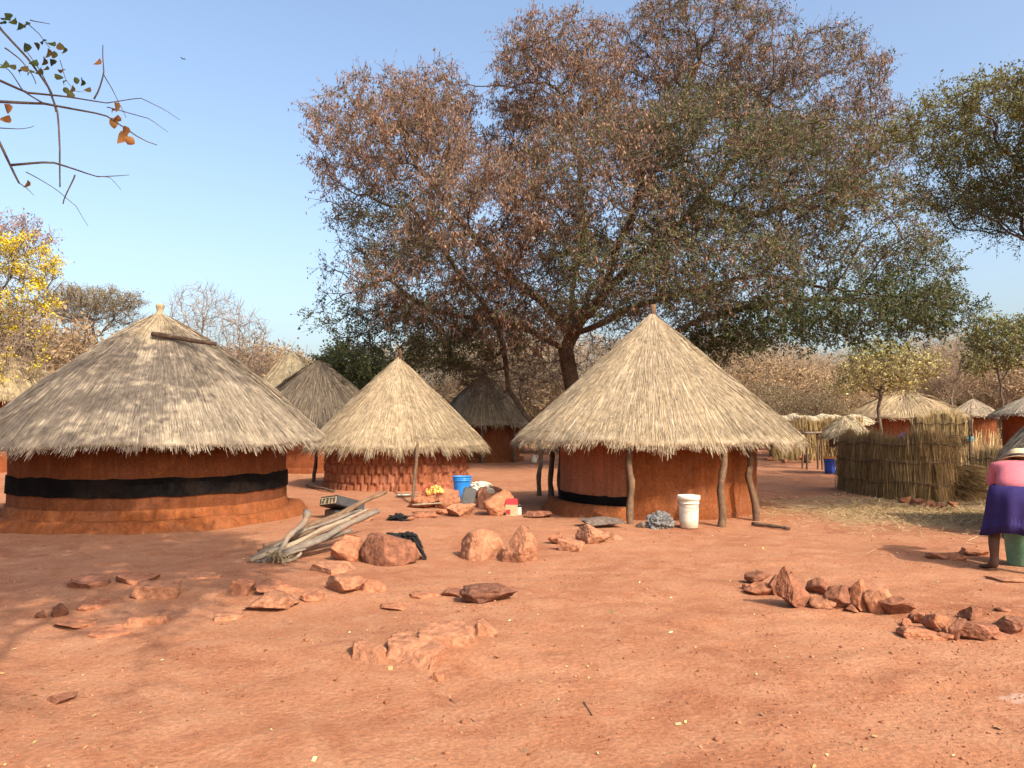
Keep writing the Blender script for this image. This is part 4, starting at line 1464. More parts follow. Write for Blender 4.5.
def rock(px, pyb, w, h, col, label, seed, group='stones lying about the yard', flat=.9, yaw=None, lean=0.0, sink=.16, deep=.75, name='rock', cat='rock', layers=False, lo=.34, hi=.80, onto=None, cuts=13, planes=()):
    """a stone whose foot is seen at (px, pyb), w x h pixels large"""
    g = gp(px, pyb)
    s = g.y / F
    W_ = w * s
    Dp = W_ * deep
    vis = Dp * (CAMH - g.z) / g.y          # picture height taken by the top face
    H_ = max(h * s - vis * .8, .35 * h * s, .03)
    V, T = rock_mesh(seed, 4 if w < 26 else 5, cuts, lo, hi, layers=layers, planes=planes)
    full = H_ / (1 - sink)
    V = V * np.array([W_ / 2, Dp / 2, full / 2])
    if lean:
        c, s_ = math.cos(lean), math.sin(lean)
        x = V[:, 0] * c + V[:, 2] * s_
        z = -V[:, 0] * s_ + V[:, 2] * c
        V[:, 0], V[:, 2] = x, z
    yw = rnd.uniform(-.35, .35) if yaw is None else yaw
    c, s_ = math.cos(yw), math.sin(yw)
    V[:, :2] = np.stack([V[:, 0] * c - V[:, 1] * s_, V[:, 0] * s_ + V[:, 1] * c], -1)
    V[:, 2] -= V[:, 2].min()
    cy = g.y + Dp * .42
    gzc = gz(g.x * cy / g.y, cy) if onto is None else onto
    loc = Vector((g.x * cy / g.y, cy, min(gzc, g.z + .02) - full * sink if onto is None else onto))
    rg = random.Random(seed + 5)
    k = rg.uniform(.9, 1.12)
    C = np.tile(np.array(col) * k, (len(V), 1))
    # reddish dust that has settled low down, cleaner stone above: part of the stone
    o = mesh_np(name, V, None, M['stone'], None, np.clip(C, .01, .8), loc=loc, tris=T)
    return tag(o, label, cat, group)


GA = 'flat stones half buried in the foreground'
GB = 'line of stones at the right'
GC = 'stones of the hearth and its mound'
ROCKS = [
    # left foreground outcrop
    (90, 588, 42, 14, BROWN, 'dark edged flat stone at the back left of the foreground outcrop, nearest the shade', 1, GA),
    (136, 585, 44, 15, RED, 'broad flat stone right of the dark edged slab, back row of the left outcrop', 2, GA),
    (158, 600, 44, 20, PALE, 'thick pale slab at the right end of the left outcrop back row', 3, GA),
    (203, 580, 34, 9, PALE, 'low flush stone alone between the left outcrop and the log pile', 4, GA),
    (60, 618, 14, 14, DARK, 'small dark upright stone at the left end of the outcrop', 5, GA),
    (41, 619, 13, 9, DARK, 'smallest dark stone, leftmost of the outcrop', 6, GA),
    (90, 610, 36, 12, RED, 'reddish stone sunk in the middle of the left outcrop', 7, GA),
    (76, 630, 40, 13, RED, 'low stone at the front left of the outcrop, below the small dark upright one', 8, GA),
    (145, 628, 46, 19, PALE, 'large pale slab with a shadowed front at the right front of the left outcrop', 9, GA),
    (112, 637, 42, 10, RED, 'barely exposed stone at the very front of the left outcrop', 10, GA),
    # outcrop in front of the logs
    (240, 596, 30, 16, RED, 'knobbly stone just below the foot of the log pile', 11, GA),
    (283, 594, 48, 14, RED, 'long low stone directly in front of the log pile', 12, GA),
    (271, 612, 52, 22, PALE, 'sharp edged pale slab with a dark shadow line, in front of the long low stone', 13, GA),
    (312, 602, 26, 10, RED, 'little stone right of the sharp edged pale slab', 14, GA),
    (333, 574, 46, 14, PALE, 'flush stone behind the stepped block, right of the log pile', 15, GA),
    (341, 594, 44, 20, PALE, 'stepped block with a broken front, below the rock with the black rag', 16, GA),
    (371, 592, 28, 13, RED, 'short stone against the right side of the stepped block', 17, GA),
    (228, 622, 28, 10, PALE, 'flat stone on its own, lower left of the sharp edged slab', 18, GA),
    (395, 611, 30, 7, RED, 'sliver of stone left of the dark lone rock', 19, GA),
    (424, 599, 30, 8, RED, 'thin sunken stone behind the sliver, left of the dark lone rock', 20, GA),
    (452, 597, 22, 9, BROWN, 'small brown stone touching the left of the dark lone rock', 21, GA),
    (488, 604, 56, 24, DARK, 'dark brown lone rock with a jagged crest in the middle of the yard', 22, GA),
    # slabs in the centre foreground
    (371, 663, 38, 22, PALE, 'left slab of the pale bedrock patch in the centre foreground', 23, GA),
    (414, 668, 62, 32, PALE, 'largest front slab of the pale bedrock patch in the centre foreground', 24, GA),
    (446, 648, 58, 28, PALE, 'back right slab of the pale bedrock patch in the centre foreground', 25, GA),
    (486, 637, 24, 18, PALE, 'small light block right of the bedrock patch', 26, GA),
    (438, 682, 13, 9, RED, 'loose little stone in front of the bedrock patch', 27, GA),
    (62, 704, 26, 9, BROWN, 'small half buried stone near the bottom left corner', 28, GA),
    # mound
    (391, 566, 58, 36, BROWN, 'squared brown rock carrying the black rag, right of the log pile', 31, GC),
    (349, 562, 36, 26, RED, 'rough rock leaning against the left of the squared brown rock', 32, GC),
    (481, 561, 46, 34, PALE, 'large rounded boulder on the mound before the hearth', 33, GC),
    (520, 563, 35, 36, PALE, 'flat faced upright slab right of the rounded boulder', 34, GC),
    (594, 544, 36, 20, PALE, 'light block right of the upright slab on the mound', 35, GC),
    (571, 552, 26, 14, PALE, 'low stone in front of the light block on the mound', 36, GC),
    (557, 545, 18, 13, RED, 'smallest stone left of the light block on the mound', 37, GC),
    (612, 540, 22, 10, PALE, 'flush stone right of the light block on the mound', 38, GC),
    (540, 518, 28, 9, BROWN, 'low brown stone just left of the mud ledge of the pale golden hut', 39, GC),
    (600, 528, 46, 12, GREY, 'flat layered grey stone before the ledge of the pale golden hut', 40, GC),
    (642, 528, 11, 7, GREY, 'dark pebble sized stone between the layered grey stone and the crumpled sheet', 41, GC),
    (425, 509, 34, 22, RED, 'rust red hearth slab under the yellow net bag', 42, GC),
    (426, 518, 30, 8, RED, 'flat hearth stone under the thin stick', 43, GC),
    (447, 509, 24, 22, RED, 'hearth stone right of the yellow net bag', 44, GC),
    (461, 517, 30, 15, PALE, 'front hearth stone with a black hollow, before the grey tin', 45, GC),
    (488, 508, 24, 22, PALE, 'pale hearth stone right of the grey tin', 46, GC),
    (497, 516, 32, 26, RED, 'broad slanting hearth slab left of the red topped packet', 47, GC),
    (490, 499, 34, 14, PALE, 'light stone at the back of the hearth, behind the pale one', 48, GC),
    (443, 515, 16, 6, RED, 'thin hearth stone between the front stone and the thin stick', 49, GC),
    (410, 521, 9, 5, PALE, 'tiny light stone left of the hearth', 50, GC),
    (367, 521, 12, 7, PALE, 'small pale stone behind the tips of the logs', 51, GC),
    # the line of stones at the right
    (757, 585, 21, 13, BROWN, 'knobbly stone at the far left end of the stone line', 61, GB),
    (759, 596, 26, 13, RED, 'flat stone below the knobbly one at the left end of the stone line', 62, GB),
    (775, 595, 13, 19, BROWN, 'narrow upright stone left of the tall triangular slab', 63, GB),
    (819, 596, 21, 17, BROWN, 'round stone behind the right foot of the tall triangular slab', 65, GB),
    (822, 609, 21, 12, PALE, 'light flat stone before the round one in the stone line', 66, GB),
    (839, 610, 27, 23, BROWN, 'chunky block in the middle of the stone line', 67, GB),
    (897, 618, 30, 21, BROWN, 'dark shaded stone right of the leaning pair', 70, GB),
    (913, 623, 10, 9, BROWN, 'tiny stone between the dark shaded stone and the long flat piece', 71, GB),
    (922, 625, 14, 12, RED, 'small stone behind the long flat piece', 72, GB),
    (924, 641, 40, 15, RED, 'long flat stone at the front of the stone line', 73, GB),
    (938, 635, 24, 23, RED, 'rounded stone behind the long flat one', 74, GB),
    (957, 641, 15, 21, BROWN, 'thin upright flake near the right end of the stone line', 75, GB),
    (976, 642, 38, 21, BROWN, 'wedge shaped stone right of the thin upright flake', 76, GB),
    (972, 620, 17, 12, BROWN, 'small dark cube like stone behind the wedge shaped one', 77, GB),
    (1014, 635, 30, 17, BROWN, 'last stone of the line, cut by the right edge of the picture', 78, GB),
    (808, 607, 14, 8, RED, 'small stone wedged between the tall triangular slab and the light flat stone', 84, GB),
    (851, 613, 13, 9, BROWN, 'small stone wedged between the chunky block and the leaning pair', 85, GB),
    (906, 627, 12, 8, RED, 'small stone below the tiny one, left of the long flat piece', 86, GB),
    (946, 641, 12, 8, RED, 'small stone between the rounded stone and the thin upright flake', 87, GB),
    (996, 640, 14, 9, BROWN, 'small stone between the wedge shaped one and the last of the line', 88, GB),
    (747, 590, 9, 6, RED, 'first pebble sized stone at the left start of the line', 89, GB),
    (1003, 612, 14, 5, BROWN, 'flat chip of stone behind the end of the stone line', 79, GB),
    (1008, 583, 30, 6, PALE, 'flush pale stone at the feet of the woman', 80, GB),
    (946, 560, 30, 9, RED, 'low stone lying in the shadow of the bending woman', 81, GB),
    (975, 556, 22, 8, RED, 'smaller low stone in the shadow beside the bare foot', 82, GB),
]
for (px, py, w, h, col, lab, sd, grp) in ROCKS:
    flush = grp == GA and sd not in (5, 6, 22, 13, 16)
    if grp == GB:
        w, h = w * 1.18, h * 1.12
    rock(px, py, w, h, col, lab, sd, grp, sink=.70 if sd in (23, 24, 25) else .60 if flush else (.34 if sd in (31, 32, 33, 34, 35, 36) else .2), deep=1.25 if sd in (23, 24, 25) else (1.0 if flush else .8), layers=sd in (40, 22, 24), cuts=6 if flush else (9 if sd in (31, 33, 34) else 13),
         lo=.42 if sd in (31, 33, 34) else (.30 if grp == GA else .34), hi=.85, planes=[((.1, -.1, 1), .42)] if flush else ())
# the special shapes of the stone line
rock(797, 608, 42, 42, BROWN, 'tallest stone, a triangular slab standing on edge in the stone line', 64, GB, deep=.42, lo=.5, hi=.9, yaw=.45, cuts=7, planes=[((.74, -.1, .66), .30), ((-1, -.2, .12), .5)])
rock(862, 612, 22, 28, RED, 'left one of two slabs leaning together in a V', 68, GB, deep=.6, lean=.35, yaw=.2)
rock(880, 615, 25, 28, PALE, 'right one of two slabs leaning together in a V', 69, GB, deep=.6, lean=-.45, yaw=-.2)
for i, (px, py, w, h) in enumerate([(905, 503, 12, 7), (917, 506, 14, 8), (929, 508, 13, 8), (941, 509, 13, 7), (953, 507, 10, 6)]):
    rock(px, py, w, h, BROWN if i % 2 else RED, 'small red stone in the row along the foot of the grass screen', 90 + i, 'small stones along the grass screen')
for i, (px, py, w, h) in enumerate([(792, 458, 9, 5), (803, 461, 10, 6), (816, 460, 7, 4), (785, 463, 9, 4), (770, 461, 9, 5)]):
    rock(px, py, w, h, RED, 'small red stone in the heap near the thin table', 100 + i, 'small stones near the thin table')


# ------------------------------------------------------------------ logs, rag and box
def log(pts, r0, r1, mat, label, seed, wob=.03, lift=0.0, knob=0.0):
    """pts: (px, py, depth, height above ground)"""
    P = []
    for px, py, Y, dz in pts:
        p = at(px, py, Y)
        P.append(p)
    c = P[0]
    base = Vector((c.x, c.y, gz(c.x, c.y)))
    n = 16
    Q = subdivide_path([p - base for p in P], n, wob, seed)
    rr = [r0 + (r1 - r0) * i / (n - 1) for i in range(n)]
    rr = [r * .66 * (1 + .15 * math.sin(i * 1.7 + seed) * .6 + (knob if i >= n - 2 else 0)) for i, r in enumerate(rr)]
    V, Fc = tube(Q, rr, 14, .34, seed)
    o = mesh_py('log', V, Fc, M[mat], None, True, loc=base)
    return tag(o, label, 'log', 'pile of firewood logs')


log([(250, 561, 9.2, 0), (300, 541, 9.6, 0), (349, 519, 10.2, 0)], .055, .045, 'log_pale', 'pale barkless log on top of the front of the firewood pile', 3, .05)
log([(262, 563, 9.1, 0), (318, 540, 9.5, 0), (352, 522, 10.0, 0), (378, 511, 10.4, 0)], .060, .058, 'log_grey', 'long grey log with a broken end, front of the firewood pile', 5, .06)
log([(262, 556, 9.6, 0), (310, 526, 10.1, 0), (345, 510, 10.5, 0), (386, 492, 11.0, 0)], .075, .042, 'log_brown', 'longest brown log, sticking up at the right of the firewood pile', 7, .06)
log([(277, 556, 9.25, 0), (288, 536, 9.5, 0), (303, 525, 9.7, 0), (308, 512, 9.9, 0)], .045, .062, 'log_grey', 'short crooked grey log with a knobbed end, crossing the pile', 9, .03, knob=.25)
log([(258, 553, 9.75, 0), (290, 541, 9.9, 0), (340, 527, 10.3, 0), (352, 523, 10.4, 0)], .06, .05, 'log_brown', 'brown log at the bottom of the pile, half hidden behind the others', 11, .04)
log([(281, 563, 9.0, 0), (294, 558, 9.15, 0), (301, 553, 9.3, 0)], .032, .028, 'log_pale', 'stub of pale wood poking out at the front of the pile', 13, .02)
log([(255, 559, 9.35, 0), (300, 545, 9.55, 0), (334, 532, 9.8, 0)], .04, .036, 'log_grey', 'thin grey log wedged between the two front logs of the pile', 17, .04)
log([(268, 561, 9.15, 0), (292, 553, 9.3, 0), (316, 545, 9.5, 0)], .036, .03, 'log_pale', 'thin pale branch low at the front of the firewood pile', 19, .04)
log([(252, 557, 9.45, 0), (296, 536, 9.8, 0), (345, 516, 10.3, 0), (362, 510, 10.5, 0)], .036, .028, 'log_grey', 'thin crooked grey branch lying along the top of the pile', 23, .07)
log([(272, 559, 9.3, 0), (312, 538, 9.7, 0), (352, 521, 10.15, 0), (371, 516, 10.4, 0)], .03, .026, 'log_brown', 'thin brown branch between the front grey logs', 25, .06)
log([(256, 562, 9.15, 0), (282, 556, 9.2, 0), (306, 549, 9.35, 0)], .026, .02, 'log_grey', 'thin grey stick jutting from the front foot of the pile', 27, .04)
log([(268, 551, 9.6, 0), (312, 531, 10.0, 0), (356, 506, 10.6, 0)], .045, .034, 'log_brown', 'slim brown branch just below the longest brown log of the pile', 29, .06)
log([(260, 560, 9.3, 0), (305, 547, 9.5, 0), (352, 530, 9.9, 0)], .042, .036, 'log_grey', 'grey branch at the very front of the pile, lying nearly on the earth', 31, .06)
log([(286, 549, 9.6, 0), (330, 526, 10.05, 0), (368, 509, 10.5, 0)], .038, .03, 'log_pale', 'pale branch threaded between the brown logs of the pile', 33, .06)
log([(263, 546, 10.1, 0), (284, 541, 10.2, 0), (311, 536, 10.3, 0)], .04, .04, 'log_brown', 'short dark branch lying flat behind the foot of the pile', 15, .02)


def straw_tuft():
    g = gp(277, 563)
    rg = np.random.default_rng(3)
    V, Q, C = [], [], []
    for k in range(60):
        a = rg.uniform(0, 6.28)
        l = rg.uniform(.07, .22)
        p0 = np.array([rg.normal(0, .04), rg.normal(0, .04), rg.uniform(.02, .10)])
        d = np.array([math.cos(a), math.sin(a), rg.uniform(-.3, .5)])
        p1 = p0 + d * l * .5 + np.array([0, 0, .03])
        p2 = p0 + d * l
        p2[2] = max(.005, p2[2] - .06)
        s = np.array([-math.sin(a), math.cos(a), .3]) * .005
        o = len(V)
        V += [p0 - s, p0 + s, p1 - s, p1 + s, p2 - s * .4, p2 + s * .4]
        Q += [(o, o + 1, o + 3, o + 2), (o + 2, o + 3, o + 5, o + 4)]
        C += [np.array([.40, .30, .16]) * rg.uniform(.6, 1.2)] * 6
    o = mesh_np('straw_tuft', np.array(V), np.array(Q), M['grass'], None, np.array(C), loc=g)
    tag(o, 'frayed tuft of dry straw at the foot of the firewood pile', 'straw')


straw_tuft()


def flat_box():
    g = gp(342, 518)
    t = thing('box', 'tilted flat black box with a cream patterned end, behind the firewood pile', 'box', g, R(48))
    body = bpy.data.objects.new('x', None)
    V, Fc = box_verts(0, 0, 0, .62, .50, .15, .012)
    Mx = Matrix.Translation((0, 0, .24)) @ Matrix.Rotation(R(16), 4, 'Y') @ Matrix.Rotation(R(-8), 4, 'X')
    bpy.data.objects.remove(body)
    mesh_py('case', [Mx @ v for v in V], Fc, M['black_plastic'], t)
    V, Fc = box_verts(0, 0, .082, .60, .48, .014, .004)
    mesh_py('lid', [Mx @ v for v in V], Fc, M['grey_metal'], t)
    V, Fc = box_verts(-.312, 0, .0, .008, .47, .12, .002)
    p = mesh_py('end_panel', [Mx @ v for v in V], Fc, M['cream'], t)
    # dark printed marks on the cream end
    marks = []
    for y, z, sy, sz in [(-.19, .0, .025, .09), (-.165, .03, .04, .022), (-.165, -.005, .03, .02), (-.09, .03, .07, .022), (-.09, -.02, .022, .07), (-.01, .0, .025, .09), (.02, .035, .05, .02), (.02, 0, .04, .02),
                         (.02, -.035, .05, .02), (.11, .03, .06, .03), (.13, -.02, .05, .04), (.2, .0, .03, .09)]:
        marks.append(box_verts(-.318, y, z, .004, sy, sz))
    V, Fc = join(*marks)
    mesh_py('printed_marks', [Mx @ v for v in V], Fc, M['black_plastic'], p)
    V, Fc = box_verts(-.05, .02, .08, .40, .34, .16, .02)
    mesh_py('foot', V, Fc, M['black_plastic'], t)


flat_box()


def crumple(name, px, pyb, w, h, mat, label, cat, seed, disp=.28, flat=.7, dz=0.0, depth=None, draped=None, group=None):
    g = gp(px, pyb) if depth is None else at(px, pyb, depth)
    s = g.y / F
    bm = bmesh.new()
    bmesh.ops.create_icosphere(bm, subdivisions=5, radius=1)
    for v in bm.verts:
        q = v.co * 1.6 + Vector((seed * 2.3, seed, 0))
        n = abs(noise.noise(q)) * 1.2 + abs(noise.noise(q * 2.3)) * .9 + abs(noise.noise(q * 5)) * .22
        v.co *= 1 - disp + disp * n * 1.5
        if v.co.z < -.45:
            v.co.z = -.45
    zs = [v.co.z for v in bm.verts]
    z0, z1 = min(zs), max(zs)
    for v in bm.verts:
        v.co.x *= w * s / 2
        v.co.y *= w * s * flat / 2
        v.co.z = (v.co.z - z0) / (z1 - z0) * h * s
        if draped:
            v.co.z += draped(v.co.x)
    me = bpy.data.meshes.new(name)
    bm.to_mesh(me)
    bm.free()
    o = link(name, me, M[mat], None, g + Vector((0, w * s * flat * .4, dz - .01)))
    return tag(o, label, cat, group)


gR = gp(391, 566)
sR = gR.y / F
crumple('black_rag', 404, 543, 40, 10, 'black_cloth', 'crumpled black rag draped over the squared brown rock', 'cloth', 3, .5, .8, depth=gR.y + .28, draped=lambda x: -max(0, x - .12) * 1.6)
crumple('dark_rag', 398, 521, 22, 8, 'black_cloth', 'small black rag on the ground left of the hearth, below the leaning prop', 'cloth', 5, .5, .8)
crumple('plastic_sheet', 662, 529, 28, 18, 'grey_sheet', 'crumpled grey plastic sheet heaped left of the white lidded bucket', 'plastic sheet', 7, .22, .8)
crumple('sack', 481, 492, 24, 11, 'sack', 'lumpy cream sack lying behind the grey tin at the hearth', 'sack', 9, .3, .8, depth=gp(481, 500).y + .35)
crumple('white_cloth', 490, 493, 9, 6, 'white_plastic', 'small white cloth on the stones at the back of the hearth', 'cloth', 10, .5, .8, depth=gp(488, 508).y + .12)


def plate():
    g = gp(404, 497)
    t = thing('plate', 'white enamel plate with dark rim lying against the mud brick wall', 'plate', g)
    V, Q = lathe([(0, .02), (.10, .02), (.17, .045), (.18, .05), (.17, .035), (.10, .005), (0, .004)], 32)
    mesh_np('dish', V, Q, M['white_plastic'], t, smooth=True)
    V, Q = lathe([(.172, .044), (.186, .056), (.19, .05), (.174, .038)], 32)
    mesh_np('rim', V, Q, M['black_plastic'], t, smooth=True)


plate()


def bucket(px, pyb, wpx, hpx, mat, label, taper=.84, lid=None, band=True, name='bucket', dz=0.0, sink=.0, handle=True, yoff=0.0):
    g = gp(px, pyb)
    s = g.y / F
    rt = wpx * s / 2
    h = hpx * s
    g = g + Vector((0, rt + yoff, 0))
    g.x = g.x * g.y / (g.y - rt - yoff)
    g.z = gz(g.x, g.y) + dz
    t = thing(name, label, 'bucket', g)
    rb = rt * taper * .94
    r2 = rt * .94
    prof = [(0, .004), (rb * .9, .004), (rb, .012), (rb + (r2 - rb) * .3, h * .3), (rb + (r2 - rb) * .72, h * .72)]
    if band:
        prof += [(r2 * .985, h * .80), (r2 * 1.03, h * .805), (r2 * 1.03, h * .825), (r2 * .985, h * .83), (r2 * .99, h * .87), (r2 * 1.03, h * .875), (r2 * 1.03, h * .89), (r2, h * .895)]
    prof += [(r2, h * .965), (rt, h * .967), (rt, h), (rt * .94, h), (rt * .92, h * .9), (rb * .9, .03), (0, .03)]
    V, Q = lathe(prof, 48, .006, 2)
    mesh_np('body', V, Q, M[mat], t, smooth=True)
    if lid:
        V, Q = lathe([(0, h + .018), (rt * .78, h + .018), (rt * .8, h + .030), (rt * .97, h + .030), (rt * 1.045, h + .022), (rt * 1.05, h - .035), (rt * 1.02, h - .037), (rt * 1.02, h + .004), (0, h + .003)], 48)
        mesh_np('lid', V, Q, M[lid], t, smooth=True)
    if handle:
        pts = []
        for k in range(13):
            a = math.pi * k / 12
            pts.append((math.cos(a) * rt * 1.05, -math.sin(a) * rt * .62 - rt * .55 * math.sin(a), h * .86 - math.sin(a) * h * .18))
        V, Fc = tube(pts, .004 if rt < .2 else .005, 6)
        mesh_py('handle', V, Fc, M['grey_metal'], t, True)
    return t


bucket(689, 530, 22, 31, 'white_plastic', 'dirty white plastic bucket with a lid standing before the pale golden hut', .86, 'lid_plastic', yoff=0)
bucket(462, 500, 20, 23, 'blue_plastic', 'bright blue plastic bucket behind the hearth stones', .8, None, handle=False)
bucket(830, 474, 12, 16, 'deep_blue_plastic', 'deep blue bucket with an orange lid, left of the grass screen', .88, 'orange_plastic')


def net_bag():
    g = gp(432, 500)
    s = g.y / F
    t = thing('net_bag', 'red net bag of yellow fruit lying on the hearth slab', 'bag', at(433, 495, gp(425, 509).y + .16), R(12))
    t.scale = (1.25, 1.25, 1.15)
    rg = random.Random(4)
    k = 0
    for i in range(52):
        a = rg.uniform(0, 6.28)
        q = rg.uniform(0, 1) ** .5
        x, y = .17 * q * math.cos(a), .10 * q * math.sin(a)
        z = .028 + .115 * (1 - q * q) * rg.uniform(.2, 1) + .03 * (x / .17)
        bm = bmesh.new()
        bmesh.ops.create_icosphere(bm, subdivisions=2, radius=.030 * rg.uniform(.85, 1.15), matrix=Matrix.Translation((x, y, z)))
        V = [v.co.copy() for v in bm.verts]
        Fc = [tuple(v.index for v in f.verts) for f in bm.faces]
        bm.free()
        mesh_py('fruit', V, Fc, M['fruit'], t, True)
    nets = []
    for i in range(9):
        x = -.17 + .0425 * i
        w = math.sqrt(max(.02, 1 - (x / .19) ** 2))
        pts = [(x + .01 * math.sin(j), math.cos(math.pi * j / 8) * .125 * w, math.sin(math.pi * j / 8) * .165 * w + .004) for j in range(9)]
        nets.append(tube(pts, .0035, 4))
    for i in range(6):
        a = math.pi * (i + .5) / 6
        pts = [(-.19 + .38 * j / 8, math.cos(a) * .125 * math.sin(math.pi * j / 8) ** .5, math.sin(a) * .165 * math.sin(math.pi * j / 8) ** .5 + .004) for j in range(9)]
        nets.append(tube(pts, .0035, 4))
    nets.append(tube([(.18, 0, .05), (.23, 0, .13), (.22, .02, .17)], .008, 5))
    V, Fc = join(*nets)
    mesh_py('net', V, Fc, M['red_plastic'], t, True)


M['fruit'] = noise_mat('yellow fruit', (.62, .43, .06), (.72, .56, .14), 14, .5, .002, None, .35, 40)
net_bag()


def tin():
    p = at(466, 507, gp(461, 517).y + .28)
    t = thing('tin', 'tilted dark grey tin standing between the front hearth stone and the pale one', 'tin', p, R(8))
    Mx = Matrix.Rotation(R(14), 4, 'Y') @ Matrix.Rotation(R(-6), 4, 'X')
    V, Fc = box_verts(0, 0, .17, .24, .14, .36, .018)
    mesh_py('body', [Mx @ v for v in V], Fc, M['grey_metal'], t)
    V, Fc = box_verts(0, 0, .357, .20, .11, .014, .004)
    b = mesh_py('top_rim', [Mx @ v for v in V], Fc, M['grey_metal'], t)
    V, Q = lathe([(0, .40), (.03, .40), (.032, .364), (.03, .36)], 20)
    mesh_np('cap', [Mx @ Vector(v) for v in V], Q, M['black_plastic'], t, smooth=True)


tin()


def packet():
    g = gp(512, 516)
    t = thing('packet', 'upright packet with a red top and cream front at the right end of the hearth', 'packet', g + Vector((0, .1, 0)), R(-10))
    V = [(-.10, -.07, 0), (.10, -.07, 0), (.10, .07, 0), (-.10, .07, 0), (-.11, -.075, .20), (.11, -.075, .20), (.11, .075, .20), (-.11, .075, .20)]
    Fc = [(3, 2, 1, 0), (0, 1, 5, 4), (1, 2, 6, 5), (2, 3, 7, 6), (3, 0, 4, 7), (4, 5, 6, 7)]
    mesh_py('pouch', V, Fc, M['cream'], t)
    V = [(-.112, -.077, .20), (.112, -.077, .20), (.112, .077, .20), (-.112, .077, .20), (-.10, -.02, .30), (.10, -.02, .31), (.10, .02, .31), (-.10, .02, .30)]
    mesh_py('top', V, Fc, M['red_plastic'], t)
    V = [(-.088, -.081, .03), (-.02, -.081, .03), (-.02, -.081, .11), (-.088, -.081, .11), (-.088, -.074, .03), (-.02, -.074, .03), (-.02, -.074, .11), (-.088, -.074, .11)]
    Fc = [(0, 1, 2, 3), (7, 6, 5, 4), (0, 4, 5, 1), (1, 5, 6, 2), (2, 6, 7, 3), (3, 7, 4, 0)]
    mesh_py('printed_patch', V, Fc, M['red_plastic'], t)
    g = gp(519, 516)
    t = thing('jar', 'small white jar with a black lid right of the red topped packet', 'jar', g + Vector((0, .1, 0)))
    V, Q = lathe([(0, 0), (.045, 0), (.048, .02), (.048, .13), (.04, .15), (0, .15)], 24)
    mesh_np('body', V, Q, M['white_plastic'], t, smooth=True)
    V, Q = lathe([(0, .20), (.042, .20), (.045, .19), (.045, .152), (0, .151)], 24)
    mesh_np('lid', V, Q, M['black_plastic'], t, smooth=True)
    g = gp(534, 463)
    t = thing('jug', 'tiny white jug on the shaded ground before the dark red hut', 'jug', g)
    V, Q = lathe([(0, 0), (.10, 0), (.12, .05), (.12, .20), (.06, .27), (.05, .33), (0, .33)], 20)
    mesh_np('body', V, Q, M['white_plastic'], t, smooth=True)
    V, Fc = tube([(.05, 0, .31), (.12, 0, .31), (.15, 0, .25), (.12, 0, .17)], .015, 6)
    mesh_py('handle', V, Fc, M['white_plastic'], t, True)


packet()


def stick(p, q, r, label, seed, mat='pole', dz=.01, wob=.02):
    a, c = gp(*p), gp(*q)
    V, Fc = pole_mesh(Vector((0, 0, r + dz)), c - a + Vector((0, 0, r + dz)), r, r * .8, seed, wob, 9)
    tag(mesh_py('stick', V, Fc, M[mat], None, True, loc=a), label, 'stick')


stick((307, 487), (334, 493), .035, 'weathered stick on the ground left of the mud brick wall', 3, 'pole_brown')
stick((752, 526), (790, 531), .03, 'dark stick on the ground at the foot of the rightmost crooked post', 5)
_a = at(412, 505, gp(426, 518).y + .02)
_c = at(442, 503, gp(426, 518).y + .10)
V, Fc = pole_mesh(Vector((0, 0, 0)), _c - _a, .016, .013, 7, .015, 8)
tag(mesh_py('stick', V, Fc, M['log_pale'], None, True, loc=_a), 'thin pale stick laid across the flat hearth stone', 'stick')
stick((450, 700), (474, 722), .004, 'thin twig lying in the bare foreground right of the bedrock patch', 9, 'pole', 0, .02)
stick((584, 703), (592, 716), .005, 'short dark twig in the middle of the bare foreground', 10, 'pole', 0, .01)


